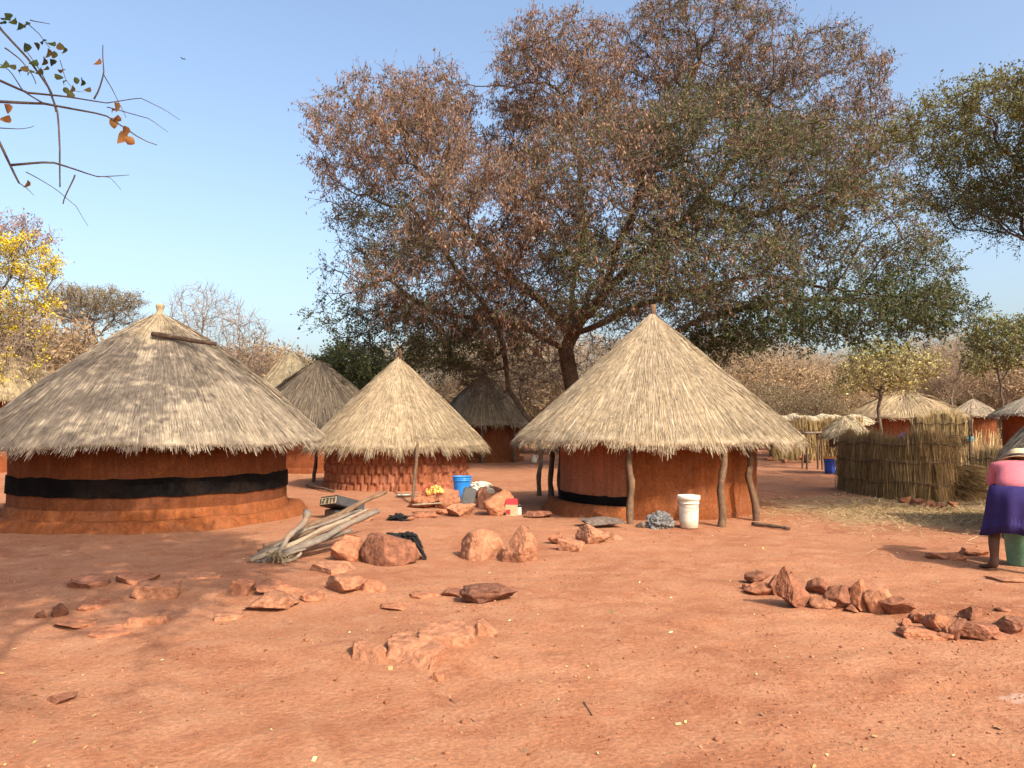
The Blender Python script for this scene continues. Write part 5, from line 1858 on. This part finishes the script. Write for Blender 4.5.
# ------------------------------------------------------------------ grass screens, shelter, granary
def straw_panel(pts, h, n, seed, pal, thick=.07, blade=.012, courses=3, base_z=None, bl=(.45, .8)):
    """arrays for a wall of upright grass bundles along a ground polyline (local coordinates)"""
    rg = np.random.default_rng(seed)
    P = np.array([(p[0], p[1]) for p in pts])
    L = np.concatenate([[0], np.cumsum(np.linalg.norm(np.diff(P, axis=0), axis=1))])
    s = rg.uniform(0, L[-1], n)
    x = np.interp(s, L, P[:, 0])
    y = np.interp(s, L, P[:, 1])
    k = np.clip(np.searchsorted(L, s) - 1, 0, len(P) - 2)
    tx = (P[k + 1] - P[k]) / np.linalg.norm(P[k + 1] - P[k], axis=1, keepdims=True)
    nx = np.stack([tx[:, 1], -tx[:, 0]], -1)
    c = rg.integers(0, courses, n)
    ch = h / courses
    l = rg.uniform(*bl, n)
    ztop = (c + 1) * ch * 1.0 + rg.uniform(-.07, .02, n) + .07 * np.sin(s * 5 + seed) * (c == courses - 1) + rg.exponential(.05, n) * (c == courses - 1)
    zbot = np.maximum(ztop - l, rg.uniform(-.03, .05, n))
    off = rg.normal(0, thick * .5, n) + (courses - 1 - c) * .012
    flare = rg.uniform(.0, .09, n)
    lean = rg.normal(0, .08, n)
    top = np.stack([x + nx[:, 0] * off + tx[:, 0] * lean * l, y + nx[:, 1] * off + tx[:, 1] * lean * l, ztop], -1)
    sg = np.sign(rg.normal(.4, 1, n))
    bot = np.stack([x + nx[:, 0] * (off + flare * sg), y + nx[:, 1] * (off + flare * sg), zbot], -1)
    mid = (top + bot) / 2 + np.stack([nx[:, 0] * .01, nx[:, 1] * .01, np.zeros(n)], -1)
    a = rg.uniform(0, np.pi, n)
    sd = np.stack([tx[:, 0] * np.cos(a) + nx[:, 0] * np.sin(a) * .6, tx[:, 1] * np.cos(a) + nx[:, 1] * np.sin(a) * .6, np.zeros(n)], -1) * (blade * rg.uniform(.5, 1.3, n))[:, None]
    V = np.stack([top - sd * .3, top + sd * .3, mid - sd * .5, mid + sd * .5, bot - sd * .4, bot + sd * .4], 1).reshape(-1, 3)
    i = np.arange(n)[:, None] * 6
    Q = np.concatenate([i + np.array([0, 1, 3, 2]), i + np.array([2, 3, 5, 4])])
    C = pick_cols(n, pal, rg, .22) * (1 + .07 * np.sin(s * 4 + c * 2.7))[:, None]
    return V, Q, np.repeat(C, 6, 0)


def slab_panel(pts, h, thick):
    """the solid core of a grass wall"""
    P = [Vector((p[0], p[1], 0)) for p in pts]
    V, Fc = [], []
    for i, p in enumerate(P):
        d = (P[min(i + 1, len(P) - 1)] - P[max(0, i - 1)]).normalized()
        n = Vector((d.y, -d.x, 0)) * thick / 2
        hh = h * (1 + .03 * math.sin(i * 2.3))
        V += [p + n + Vector((0, 0, -.1)), p - n + Vector((0, 0, -.1)), p - n + Vector((0, 0, hh)), p + n + Vector((0, 0, hh))]
    for i in range(len(P) - 1):
        a, b = i * 4, i * 4 + 4
        for k in range(4):
            k2 = (k + 1) % 4
            Fc.append((a + k, b + k, b + k2, a + k2))
    Fc.append((0, 1, 2, 3))
    m = (len(P) - 1) * 4
    Fc.append((m + 3, m + 2, m + 1, m))
    return V, Fc


SCREEN = [(.31, .195, .085), (.36, .235, .105), (.26, .16, .068), (.39, .27, .13), (.22, .135, .06)]
GOLD = [(.37, .26, .12), (.42, .305, .15), (.31, .21, .09), (.47, .36, .19)]


def screen(label, pix, h, n, seed, ties, pal=SCREEN, name='grass_screen', courses=3, thick=.1, post_h=None, posts=(), blade=.014, bl=(.45, .8)):
    W3 = [gp(*p) for p in pix] if len(pix[0]) == 2 else [Vector((at(px, 428, Y).x, Y, gz(at(px, 428, Y).x, Y))) for px, _, Y in pix]
    b = W3[0].copy()
    b.z = min(p.z for p in W3)
    t = thing(name, label, 'grass fence', b)
    # resample
    n_s = 20
    pts = subdivide_path([p - b for p in W3], n_s, .12, seed)
    V, Q, C = straw_panel(pts, h, n, seed, pal, thick, blade, courses, bl=bl)
    SV, SF = slab_panel(pts, h * .93, thick * .7)
    nb = len(V)
    sv = np.array([tuple(v) for v in SV])
    quads = np.array([f for f in SF])
    V = np.concatenate([V, sv])
    C = np.concatenate([C, np.tile(np.array(pal[2]) * .7, (len(sv), 1))])
    Q = np.concatenate([Q, quads + nb])
    mesh_np('panel', V, Q, M['grass'], t, np.clip(C, .01, .8))
    for k, z in enumerate(ties):
        for side in (-1,):
            P = []
            for i, p in enumerate(pts):
                d = (Vector(pts[min(i + 1, n_s - 1)]) - Vector(pts[max(0, i - 1)])).normalized()
                nn = Vector((d.y, -d.x, 0)) * (thick * .5 + .09)
                if (Vector((p[0], p[1], 0)) + b + nn).length > (Vector((p[0], p[1], 0)) + b - nn).length:
                    nn = -nn
                P.append(Vector((p[0], p[1], z + .03 * math.sin(i * 1.1 + k * 2) - .02)) + nn)
            V, Fc = tube(P, [.014 + .004 * math.sin(i * 2 + k) for i in range(n_s)], 6, .2, k)
            mesh_py('tie_pole', V, Fc, M['pole'], t, True)
    for k, (i, hh) in enumerate(posts):
        p = Vector(pts[i])
        V, Fc = pole_mesh(Vector((p.x, p.y - .1, -.1)), Vector((p.x + .02, p.y - .1, hh)), .03, .025, seed + k, .03, 8, 7)
        mesh_py('post', V, Fc, M['pole'], t, True)
    return t


screen('curved screen of bundled dry grass tied in three bands, with a ragged top', [(842, 428, 19.6), (856, 428, 18.0), (890, 428, 16.9), (930, 428, 16.4), (953, 428, 16.9)], 1.38, 30000, 3, (.40, .86, 1.25), thick=.12, blade=.009, bl=(.40, .58))
screen('taller straight grass panel with thin rails, standing behind the curved screen', [(914, 428, 21.5), (940, 428, 21.3), (969, 428, 21.0)], 1.83, 12000, 4, (.5, .95, 1.35, 1.68), pal=[(.42, .30, .14), (.50, .37, .18), (.34, .24, .11), (.56, .43, .23)], courses=4, posts=((19, 1.9), (0, 1.85)))
screen('low grass fence with stick rails joining the tall panel to the rightmost hut', [(966, 428, 18.6), (985, 428, 18.3), (1012, 428, 18.0)], .95, 3500, 5, (.3, .6, .85), pal=[(.46, .33, .16), (.54, .40, .20), (.38, .26, .12)], courses=2, posts=((0, 1.75), (7, 1.0), (14, 1.1), (19, 1.0)))
screen('high golden fence of sunlit dry grass behind the thatched shelter and little granary', [(770, 428, 33), (815, 428, 33.5), (862, 428, 32.5)], 1.75, 6500, 6, (.6, 1.3), pal=GOLD, courses=3, blade=.022, thick=.2)


def grass_heap(px, pyb, w, h, label, n, seed, pal=SCREEN):
    g = gp(px, pyb)
    s = g.y / F
    rg = np.random.default_rng(seed)
    a = rg.uniform(0, 6.28, n)
    q = np.sqrt(rg.uniform(0, 1, n))
    x = np.cos(a) * q * w * s / 2
    y = np.sin(a) * q * w * s / 3
    l = rg.uniform(.25, .6, n)
    hz = h * s * (1 - q ** 1.5)
    dirn = unit(np.stack([np.cos(a) * 1.0 + rg.normal(0, .4, n) + .5, np.sin(a) + rg.normal(0, .4, n), rg.uniform(-.9, .2, n) * (.5 + q)], -1))
    p0 = np.stack([x, y, hz + rg.uniform(0, .08, n)], -1)
    p2 = p0 + dirn * l[:, None]
    p2[:, 2] = np.maximum(p2[:, 2], .01)
    p1 = (p0 + p2) / 2 + np.array([0, 0, .05])
    sd = unit(np.cross(dirn, rg.normal(0, 1, dirn.shape))) * (.008 * rg.uniform(.5, 1.4, n))[:, None]
    V = np.stack([p0 - sd, p0 + sd, p1 - sd, p1 + sd, p2 - sd * .4, p2 + sd * .4], 1).reshape(-1, 3)
    i = np.arange(n)[:, None] * 6
    Q = np.concatenate([i + np.array([0, 1, 3, 2]), i + np.array([2, 3, 5, 4])])
    C = np.repeat(pick_cols(n, pal, rg, .2), 6, 0)
    o = mesh_np('grass_heap', V, Q, M['grass'], None, np.clip(C, .01, .8), loc=g + Vector((0, w * s / 3, 0)))
    tag(o, label, 'grass heap')


grass_heap(968, 500, 56, 30, 'loose heap of thatching grass slumped against the right end of the curved screen', 4500, 8)


def shelter():
    b = hut_base(818, 36.5)
    t = thing('thatched_shelter', 'open sided shelter with a pale flat thatch, right of the pale golden roof', 'shelter', b)
    rg = np.random.default_rng(6)
    n = 2600
    w, d = 2.0, 1.6

    def zf(x, y):
        return 1.55 + .42 * (1 - abs(y) / d) + .05 * np.sin(x * 4) + .04 * np.sin(x * 9)
    # solid core of the roof
    xs = np.linspace(-w, w, 16)
    ys = np.linspace(-d, d, 13)
    top = np.array([[(x * (1 - .12 * abs(y) / d), y, zf(x, y) + .02) for x in xs] for y in ys]).reshape(-1, 3)
    bot = top - np.array([0, 0, .12])
    Q = np.concatenate([grid_faces(13, 16), grid_faces(13, 16)[:, ::-1] + len(top)])
    e = []
    idx = lambda r, c: r * 16 + c
    for c in range(15):
        e += [(idx(0, c + 1), idx(0, c), idx(0, c) + 208, idx(0, c + 1) + 208), (idx(12, c), idx(12, c + 1), idx(12, c + 1) + 208, idx(12, c) + 208)]
    for r_ in range(12):
        e += [(idx(r_, 0), idx(r_ + 1, 0), idx(r_ + 1, 0) + 208, idx(r_, 0) + 208), (idx(r_ + 1, 15), idx(r_, 15), idx(r_, 15) + 208, idx(r_ + 1, 15) + 208)]
    Q = np.concatenate([Q, np.array(e)])
    V0 = np.concatenate([top, bot])
    x = rg.uniform(-w, w, n)
    y0 = rg.uniform(-d, d, n) * .8
    sg = np.sign(y0)
    l = rg.uniform(.3, .7, n)
    y1 = y0 + sg * l
    p0 = np.stack([x, y0, zf(x, y0) + .03], -1)
    p1 = np.stack([x + rg.normal(0, .1, n), y1, zf(x, y1) + .05 + rg.normal(0, .03, n)], -1)
    sd = np.tile(np.array([.018, 0, .006]), (n, 1))
    V = np.stack([p0 - sd, p0 + sd, p1 + sd * .5, p1 - sd * .5], 1).reshape(-1, 3)
    q = np.arange(n)[:, None] * 4 + np.arange(4) + len(V0)
    pal = [(.56, .46, .30), (.48, .38, .24), (.64, .54, .38)]
    C = np.concatenate([pick_cols(len(V0), pal, rg, .1) * .8, np.repeat(pick_cols(n, pal, rg, .2), 4, 0)])
    mesh_np('roof', np.concatenate([V0, V]), np.concatenate([Q, q]), M['thatch'], t, C)
    k = 0
    for px_ in (-1.6, -.6, .55, 1.6):
        for py_ in (-1.2, 1.2):
            V, Fc = pole_mesh((px_, py_, -.2), (px_ + rnd.uniform(-.1, .1), py_, zf(px_, py_) - .06), .05, .04, 50 + k, .07, 8, 7)
            mesh_py('post', V, Fc, M['pole'], t, True)
            k += 1


shelter()


def granary():
    b = hut_base(846, 24.5)
    t = thing('granary', 'little raised granary with shaggy thatch cap on forked legs, beside the curved grass screen', 'granary', b)
    ze = at(846, 436, 24.2).z - b.z
    za = at(846, 417, 24.5).z - b.z
    thatch_roof(t, .78, ze, za, 3500, [(.42, .33, .2), (.35, .27, .17), (.5, .4, .26)], 44, blade_w=.02, blade_l=(.25, .5), fringe=.2, bulge=.1, thick=.1)
    V, Q = lathe([(0, ze - .34), (.5, ze - .34), (.54, ze - .1), (.5, ze + .1), (0, ze + .12)], 30, .05, 4)
    mesh_np('basket', V, Q, M['pole'], t, smooth=True)
    for k, (x0, x1, y) in enumerate([(-.62, -.1, -.35), (.15, -.3, -.4), (-.5, .1, .35), (.5, .2, .35), (.55, .1, -.35)]):
        V, Fc = pole_mesh((x0, y, -.2), (x1, y * .8, ze - .3), .045, .04, 60 + k, .04, 7, 7)
        mesh_py('leg', V, Fc, M['pole'], t, True)
    b = hut_base(812, 27)
    t = thing('rough_table', 'thin rough table of sticks on slender posts, left of the little granary', 'table', b)
    z = at(812, 433, 27).z - b.z
    parts = [pole_mesh((-.42, -.25 + .08 * k, z), (.42, -.25 + .08 * k, z + .015), .035, .035, k, .02, 6, 6) for k in range(7)]
    V, Fc = join(*parts)
    mesh_py('tabletop', V, Fc, M['log_grey'], t, True)
    for k, (x, y) in enumerate([(.26, -.2), (-.28, -.2), (.26, .2), (-.28, .2)]):
        V, Fc = pole_mesh((x, y, -.2), (x, y, z - .03), .04, .035, 80 + k, .03, 7, 7)
        mesh_py('leg', V, Fc, M['pole_brown'], t, True)
    # block of wood by the table
    g = gp(808, 463)
    V, Fc = tube([(0, 0, -.03), (.01, 0, .15), (0, .01, .36)], [.13, .12, .125], 12, .15, 4)
    tag(mesh_py('wood_block', V, Fc, M['pole_brown'], None, True, loc=g + Vector((0, .1, 0))), 'short sawn block of wood standing below the rough table', 'block')
    # dark cloth hung on the far hut
    crumple('blue_cloth', 905, 440, 13, 10, 'purple_cloth', 'dark blue cloth bundle before the wide pinkish hut', 'cloth', 21, .5, .6, depth=36.0, dz=-.1)
    crumple('teal_cloth', 971, 441, 6, 6, 'teal_cloth', 'small teal cloth hanging at the post of the tall grass panel', 'cloth', 22, .5, .6, depth=20.8)


M['teal_cloth'] = noise_mat('teal cloth', (.10, .27, .30), (.16, .35, .38), 8, .8, .003)
granary()


# ------------------------------------------------------------------ woman bending over a bucket
def skin_body(name, verts, edges, radii, mat, parent, sub=2, root=0):
    me = bpy.data.meshes.new(name + '_skeleton')
    me.from_pydata([tuple(v) for v in verts], edges, [])
    me.update()
    o = bpy.data.objects.new(name + '_skeleton', me)
    COL.objects.link(o)
    md = o.modifiers.new('skin', 'SKIN')
    md.use_smooth_shade = True
    if not me.skin_vertices:
        raise RuntimeError('no skin layer')
    sv = me.skin_vertices[0].data
    for i, r in enumerate(radii):
        sv[i].radius = r if hasattr(r, '__len__') else (r, r)
        sv[i].use_root = (i == root)
    ms = o.modifiers.new('sub', 'SUBSURF')
    ms.levels = ms.render_levels = sub
    dg = bpy.context.evaluated_depsgraph_get()
    new = bpy.data.meshes.new_from_object(o.evaluated_get(dg))
    new.name = name
    bpy.data.objects.remove(o)
    new.polygons.foreach_set('use_smooth', np.ones(len(new.polygons), dtype=bool))
    new.materials.clear()
    return link(name, new, M[mat], parent)


def woman():
    g = gp(999, 573)
    b = Vector((g.x + .235, g.y + .05, gz(g.x + .235, g.y)))
    t = thing('person', 'woman in a pink shirt and purple skirt bending over a green bucket, seen from behind', 'person', b, R(-36))
    t.scale = (1.1, 1.06, 1.0)
    # x right, y away from the camera, z up
    J, E, Rr = [], [], []

    def add(p, r, par=None):
        J.append(Vector(p))
        Rr.append(r)
        if par is not None:
            E.append((par, len(J) - 1))
        return len(J) - 1
    pel = add((0, .02, .90), (.165, .125))
    spine = add((0, .20, .995), (.135, .105), pel)
    chest = add((0, .37, 1.09), (.15, .11), spine)
    upper = add((0, .50, 1.15), (.125, .085), chest)
    neck = add((0, .59, 1.175), .052, upper)
    head0 = add((0, .66, 1.19), .072, neck)
    head1 = add((0, .735, 1.175), (.078, .092), head0)
    head2 = add((0, .80, 1.13), (.058, .066), head1)
    for s in (-1, 1):
        hip = add((s * .10, .0, .84), .108, pel)
        th = add((s * .155, -.01, .64), .088, hip)
        kn = add((s * .185, .03, .46), .060, th)
        cf = add((s * .19, -.02, .32), .056, kn)
        an = add((s * .19, -.01, .09), .036, cf)
        heel = add((s * .19, -.045, .035), .034, an)
        tx = -.10 if s < 0 else 0
        mid = add((s * .195 + tx * .5, .06, .038), (.042, .03), an)
        toe = add((s * .205 + tx * 1.3, .115, .022), (.040, .019), mid)
        sh = add((s * .175, .47, 1.13), .064, upper)
        el = add((s * .205, .51, .86), .041, sh)
        wr = add((s * .13, .56, .66), .028, el)
        pm = add((s * .115, .575, .60), (.034, .018), wr)
        fb = [(-.028, 0), (-.010, .004), (.009, .004), (.026, 0)]
        for k, (dx, dy) in enumerate(fb):
            l = (.070, .08, .074, .058)[k]
            f1 = add((s * .11 + dx, .585 + dy, .565), .009, pm)
            f2 = add((s * .11 + dx * 1.1, .60 + dy, .565 - l * .55), .0085, f1)
            f3 = add((s * .11 + dx * 1.05, .59 + dy, .565 - l), .0075, f2)
        t1 = add((s * .08, .565, .595), .011, pm)
        t2 = add((s * .062, .57, .555), .009, t1)
    body = skin_body('body', J, E, Rr, 'skin', t)
    # shirt
    J, E, Rr = [], [], []
    a0 = add((0, -.03, .885), (.20, .15))
    a1 = add((0, .20, 1.01), (.178, .132), a0)
    a2 = add((0, .37, 1.10), (.182, .135), a1)
    a3 = add((0, .50, 1.155), (.15, .105), a2)
    a4 = add((0, .565, 1.17), (.078, .07), a3)
    for s in (-1, 1):
        c0 = add((s * .175, .475, 1.13), .088, a3)
        c1 = add((s * .20, .49, .99), .078, c0)
        c2 = add((s * .208, .50, .90), .074, c1)
    skin_body('shirt', J, E, Rr, 'pink_cloth', t)
    # skirt: rings from the waist to the hem, folded
    V, n = [], 64
    rows = [(.965, .06, .205, .175), (.94, .02, .222, .19), (.86, -.01, .240, .22), (.76, -.01, .252, .235), (.65, 0, .265, .24), (.54, .01, .280, .25), (.43, .01, .30, .26)]
    for i, (z, cy, rx, ry) in enumerate(rows):
        for k in range(n):
            a = 2 * math.pi * k / n
            f = (i / 6) ** 1.3
            w = 1 + f * (.075 * math.sin(a * 7 + i * .3) + .05 * math.sin(a * 11 + 1.3)) + .012 * math.sin(a * 5 + i)
            V.append((rx * w * math.cos(a), cy + ry * w * math.sin(a), z + f * .03 * math.sin(a * 3 + .5) - (.10 * (1 - i / 6) * (math.sin(a) < -.2) * 0)))
    m = len(V)
    inner = [(x * .975, (y - .005) * .975 + .005, z) for x, y, z in V[-n:]]
    V2 = V + inner + [(x * .96, y * .96, z) for x, y, z in V[n * 3:n * 4]]
    Q = grid_faces(9, n, True)
    skirt = mesh_np('skirt', np.array(V2), Q, M['purple_cloth'], t, smooth=True)
    # hat with a brim, tipped with the head
    c = Vector((.03, .70, 1.215))
    Mx = Matrix.Translation(c) @ Matrix.Rotation(R(-28), 4, 'X') @ Matrix.Scale(1.12, 4)
    prof = [(0, .125), (.05, .123), (.085, .108), (.098, .07), (.102, .012), (.15, -.012), (.185, -.03), (.187, -.036), (.15, -.02), (.098, .002), (.09, .06), (0, .11)]
    Vh, Qh = lathe(prof, 48, .03, 5)
    hat = mesh_np('hat', [Mx @ Vector(v) for v in Vh], Qh, M['hat_cloth'], t, smooth=True)
    Vh, Qh = lathe([(.100, .045), (.106, .042), (.108, .016), (.104, .012)], 48)
    mesh_np('hat_band', [Mx @ Vector(v) for v in Vh], Qh, M['hat_band'], hat, smooth=True)
    # face details, mostly hidden: nose, ears
    parts = []
    for s in (-1, 1):
        parts.append(tube([(s * .076, .70, 1.17), (s * .09, .70, 1.15), (s * .078, .71, 1.13)], [.008, .014, .008], 6))
    V, Fc = join(*parts)
    mesh_py('ear', V, Fc, M['skin'], body, True)
    V, Fc = tube([(0, .81, 1.085), (0, .85, 1.075), (0, .855, 1.10)], [.012, .016, .006], 6)
    mesh_py('nose', V, Fc, M['skin'], body, True)
    # the green bucket under her hands
    gx = at(1019, 428, b.y + .42)
    gb = Vector((gx.x, b.y + .42, gz(gx.x, b.y + .42)))
    k = thing('bucket', 'worn green enamel bucket between the feet of the bending woman', 'bucket', gb)
    h, rt, rb = .44, .205, .165
    prof = [(0, .004), (rb, .004), (rb * 1.02, .015), (rb * 1.03, .03), (rb + (rt - rb) * .6, h * .6), (rt * .97, h * .93), (rt, h * .95), (rt * 1.03, h), (rt * .96, h), (rt * .94, h * .9), (rb * .93, .03), (0, .03)]
    V, Q = lathe(prof, 48, .01, 3)
    mesh_np('body', V, Q, M['green_metal'], k, smooth=True)
    V, Q = lathe([(0, h * .86), (rt * .90, h * .86), (rt * .9, h * .84), (0, h * .84)], 32)
    mesh_np('contents', V, Q, M['mud_pale'], k, smooth=True)
    pts = [(math.cos(math.pi * q / 12) * rt * 1.04, math.sin(math.pi * q / 12) * rt * .9, h * .9 - math.sin(math.pi * q / 12) * .14) for q in range(13)]
    V, Fc = tube(pts, .006, 6)
    mesh_py('handle', V, Fc, M['grey_metal'], k, True)


woman()


# ------------------------------------------------------------------ a bird high in the sky
def bird():
    p = at(183, 59, 60)
    t = thing('bird', 'tiny dark bird gliding alone in the blue sky', 'bird', p, R(62))
    t.scale = (.55, .55, .55)
    V, Q = lathe([(0, -.22), (.03, -.18), (.055, -.05), (.05, .06), (.03, .14), (.025, .17), (0, .21)], 12)
    V = np.array([(x, z, y) for x, y, z in V])
    mesh_np('body', V, Q[:, ::-1], M['feather'], t, smooth=True)
    for s in (-1, 1):
        V = [(s * .03, .09, .02), (s * .30, .12, .10), (s * .55, -.02, .07), (s * .28, -.06, .09), (s * .03, -.10, .02)]
        V2 = [(x, y, z - .012) for x, y, z in V]
        Fc = [(0, 1, 2, 3, 4), (9, 8, 7, 6, 5)] + [(i, (i + 1) % 5, (i + 1) % 5 + 5, i + 5) for i in range(5)]
        mesh_py('wing', V + V2, Fc, M['feather'], t)
    V = [(-.02, -.18, .0), (.02, -.18, 0), (.08, -.36, .01), (-.08, -.36, .01)]
    V2 = [(x, y, z - .012) for x, y, z in V]
    Fc = [(0, 1, 2, 3), (7, 6, 5, 4)] + [(i, (i + 1) % 4, (i + 1) % 4 + 4, i + 4) for i in range(4)]
    mesh_py('tail', V + V2, Fc, M['feather'], t)


bird()


# ------------------------------------------------------------------ stuff on the ground
def clods():
    rg = np.random.default_rng(5)
    n = 24000
    Y = 3.0 * (15 / 3.0) ** rg.uniform(0, 1, n)
    X = rg.uniform(-.72, .72, n) * Y
    dens = np.array([noise.noise((x * .5, y * .5, 7)) for x, y in zip(X, Y)])
    keep = rg.uniform(0, 1, n) < np.clip(.45 + dens * 1.1 + .25 * (X > 1), .06, 1)
    X, Y = X[keep], Y[keep]
    n = len(X)
    r = np.exp(rg.normal(math.log(.0036), .55, n))
    base = np.array([(1, 0, 0), (-1, 0, 0), (0, 1, 0), (0, -1, 0), (0, 0, 1), (0, 0, -1), (.6, .6, .5), (-.6, .6, .5), (.6, -.6, .5), (-.6, -.6, .5)], float)[:6]
    T0 = np.array([(0, 2, 4), (2, 1, 4), (1, 3, 4), (3, 0, 4), (2, 0, 5), (1, 2, 5), (3, 1, 5), (0, 3, 5)])
    Z = np.array([gz(float(x), float(y)) for x, y in zip(X, Y)])
    V = base[None] * (r[:, None, None] * rg.uniform(.6, 1.4, (n, 6, 1))) * np.array([1.2, 1.0, .75])
    a = rg.uniform(0, 6.28, n)
    c, s = np.cos(a)[:, None], np.sin(a)[:, None]
    V = np.stack([V[..., 0] * c - V[..., 1] * s, V[..., 0] * s + V[..., 1] * c, V[..., 2]], -1)
    V += np.stack([X, Y, Z + r * .25], -1)[:, None]
    T = (np.arange(n)[:, None, None] * 6 + T0[None]).reshape(-1, 3)
    C = np.repeat(pick_cols(n, [(.32, .13, .067), (.27, .10, .052), (.37, .17, .095), (.20, .075, .04)], rg, .12), 6, 0)
    tag(mesh_np('earth_clods', V.reshape(-1, 3), None, M['litter'], None, C, tris=T), kind='stuff', label='small clods and grit scattered over the red earth', cat='clods')


clods()


def litter():
    rg = np.random.default_rng(8)
    # dry leaves and chaff
    n = 620
    Y = 3.2 * (15 / 3.2) ** rg.uniform(0, 1, n) ** .9
    X = rg.uniform(-.70, .70, n) * Y
    L = np.exp(rg.normal(math.log(.019), .45, n))
    a = rg.uniform(0, 6.28, n)
    d = np.stack([np.cos(a), np.sin(a), rg.normal(0, .12, n)], -1)
    s = np.stack([-np.sin(a), np.cos(a), rg.normal(.1, .4, n)], -1)
    Z = np.array([gz(float(x), float(y)) for x, y in zip(X, Y)]) + .006
    c = np.stack([X, Y, Z], -1)
    w = (L * rg.uniform(.12, .42, n))[:, None]
    L = L[:, None]
    V = np.stack([c - d * L / 2, c + s * w + np.array([0, 0, .006]), c + d * L / 2 + np.array([0, 0, .004]), c - s * w], 1).reshape(-1, 3)
    Q = np.arange(n)[:, None] * 4 + np.arange(4)
    C = np.repeat(pick_cols(n, [(.46, .33, .14), (.52, .38, .18), (.38, .20, .085), (.56, .46, .25), (.30, .25, .09), (.22, .14, .08)], rg, .15), 4, 0)
    tag(mesh_np('leaf_litter', V, Q, M['litter'], None, C), kind='stuff', label='dry yellow leaves and chaff strewn over the earth', cat='leaf litter')
    # straw over the pale ground at the right and the threshing floor behind the left hut
    n = 22000
    x = np.concatenate([rg.normal(9.0, 2.0, n), rg.uniform(-9.5, -6.5, 500)])
    y = np.concatenate([rg.normal(14.4, 1.5, n), rg.uniform(23, 34, 500)])
    den = np.array([noise.noise((p * .8, q * .8, 3)) for p, q in zip(x, y)])
    keep = (den > -.22) & (x > 4.2) | (x < 0)
    x, y = x[keep], y[keep]
    n = len(x)
    a = rg.uniform(0, 6.28, n)
    L = rg.uniform(.03, .15, n)[:, None] * (1 + (rg.uniform(0, 1, (n, 1)) < .06))
    d = np.stack([np.cos(a), np.sin(a), rg.normal(.05, .22, n)], -1)
    s = np.stack([-np.sin(a), np.cos(a), np.full(n, .3)], -1) * .0035
    Z = np.array([gz(float(p), float(q)) for p, q in zip(x, y)]) + .012
    c = np.stack([x, y, Z + np.abs(d[:, 2]) * L[:, 0] * .5], -1)
    V = np.stack([c - d * L / 2 - s, c - d * L / 2 + s, c + d * L / 2 + s, c + d * L / 2 - s], 1).reshape(-1, 3)
    Q = np.arange(n)[:, None] * 4 + np.arange(4)
    C = np.repeat(pick_cols(n, [(.42, .30, .14), (.50, .37, .185), (.33, .215, .10), (.25, .15, .07)], rg, .18), 4, 0)
    tag(mesh_np('loose_straw', V, Q, M['litter'], None, C), kind='stuff', label='loose straw strewn on the ground before the grass screen', cat='straw')
    # tall dry grass in the far scrub
    n = 9000
    Y = rg.uniform(45, 85, n)
    px = np.where(rg.uniform(0, 1, n) < .6, rg.uniform(560, 1080, n), rg.uniform(-40, 560, n))
    X = (px - 512) / F * Y
    Z = np.array([gz(float(p), float(q)) for p, q in zip(X, Y)])
    h = rg.uniform(.4, 1.2, n)
    a = rg.uniform(0, 6.28, n)
    w = np.stack([np.cos(a), np.sin(a), np.zeros(n)], -1) * .05
    p0 = np.stack([X, Y, Z], -1)
    p1 = p0 + np.stack([rg.normal(0, .15, n), rg.normal(0, .15, n), h], -1)
    V = np.stack([p0 - w, p0 + w, p1 + w * .3, p1 - w * .3], 1).reshape(-1, 3)
    Q = np.arange(n)[:, None] * 4 + np.arange(4)
    C = np.repeat(pick_cols(n, [(.46, .33, .16), (.52, .39, .20), (.38, .27, .13)], rg, .2), 4, 0)
    tag(mesh_np('dry_grass', V, Q, M['grass'], None, np.clip(C, .01, .8)), kind='stuff', label='tall dry grass under the far trees', cat='grass')


litter()
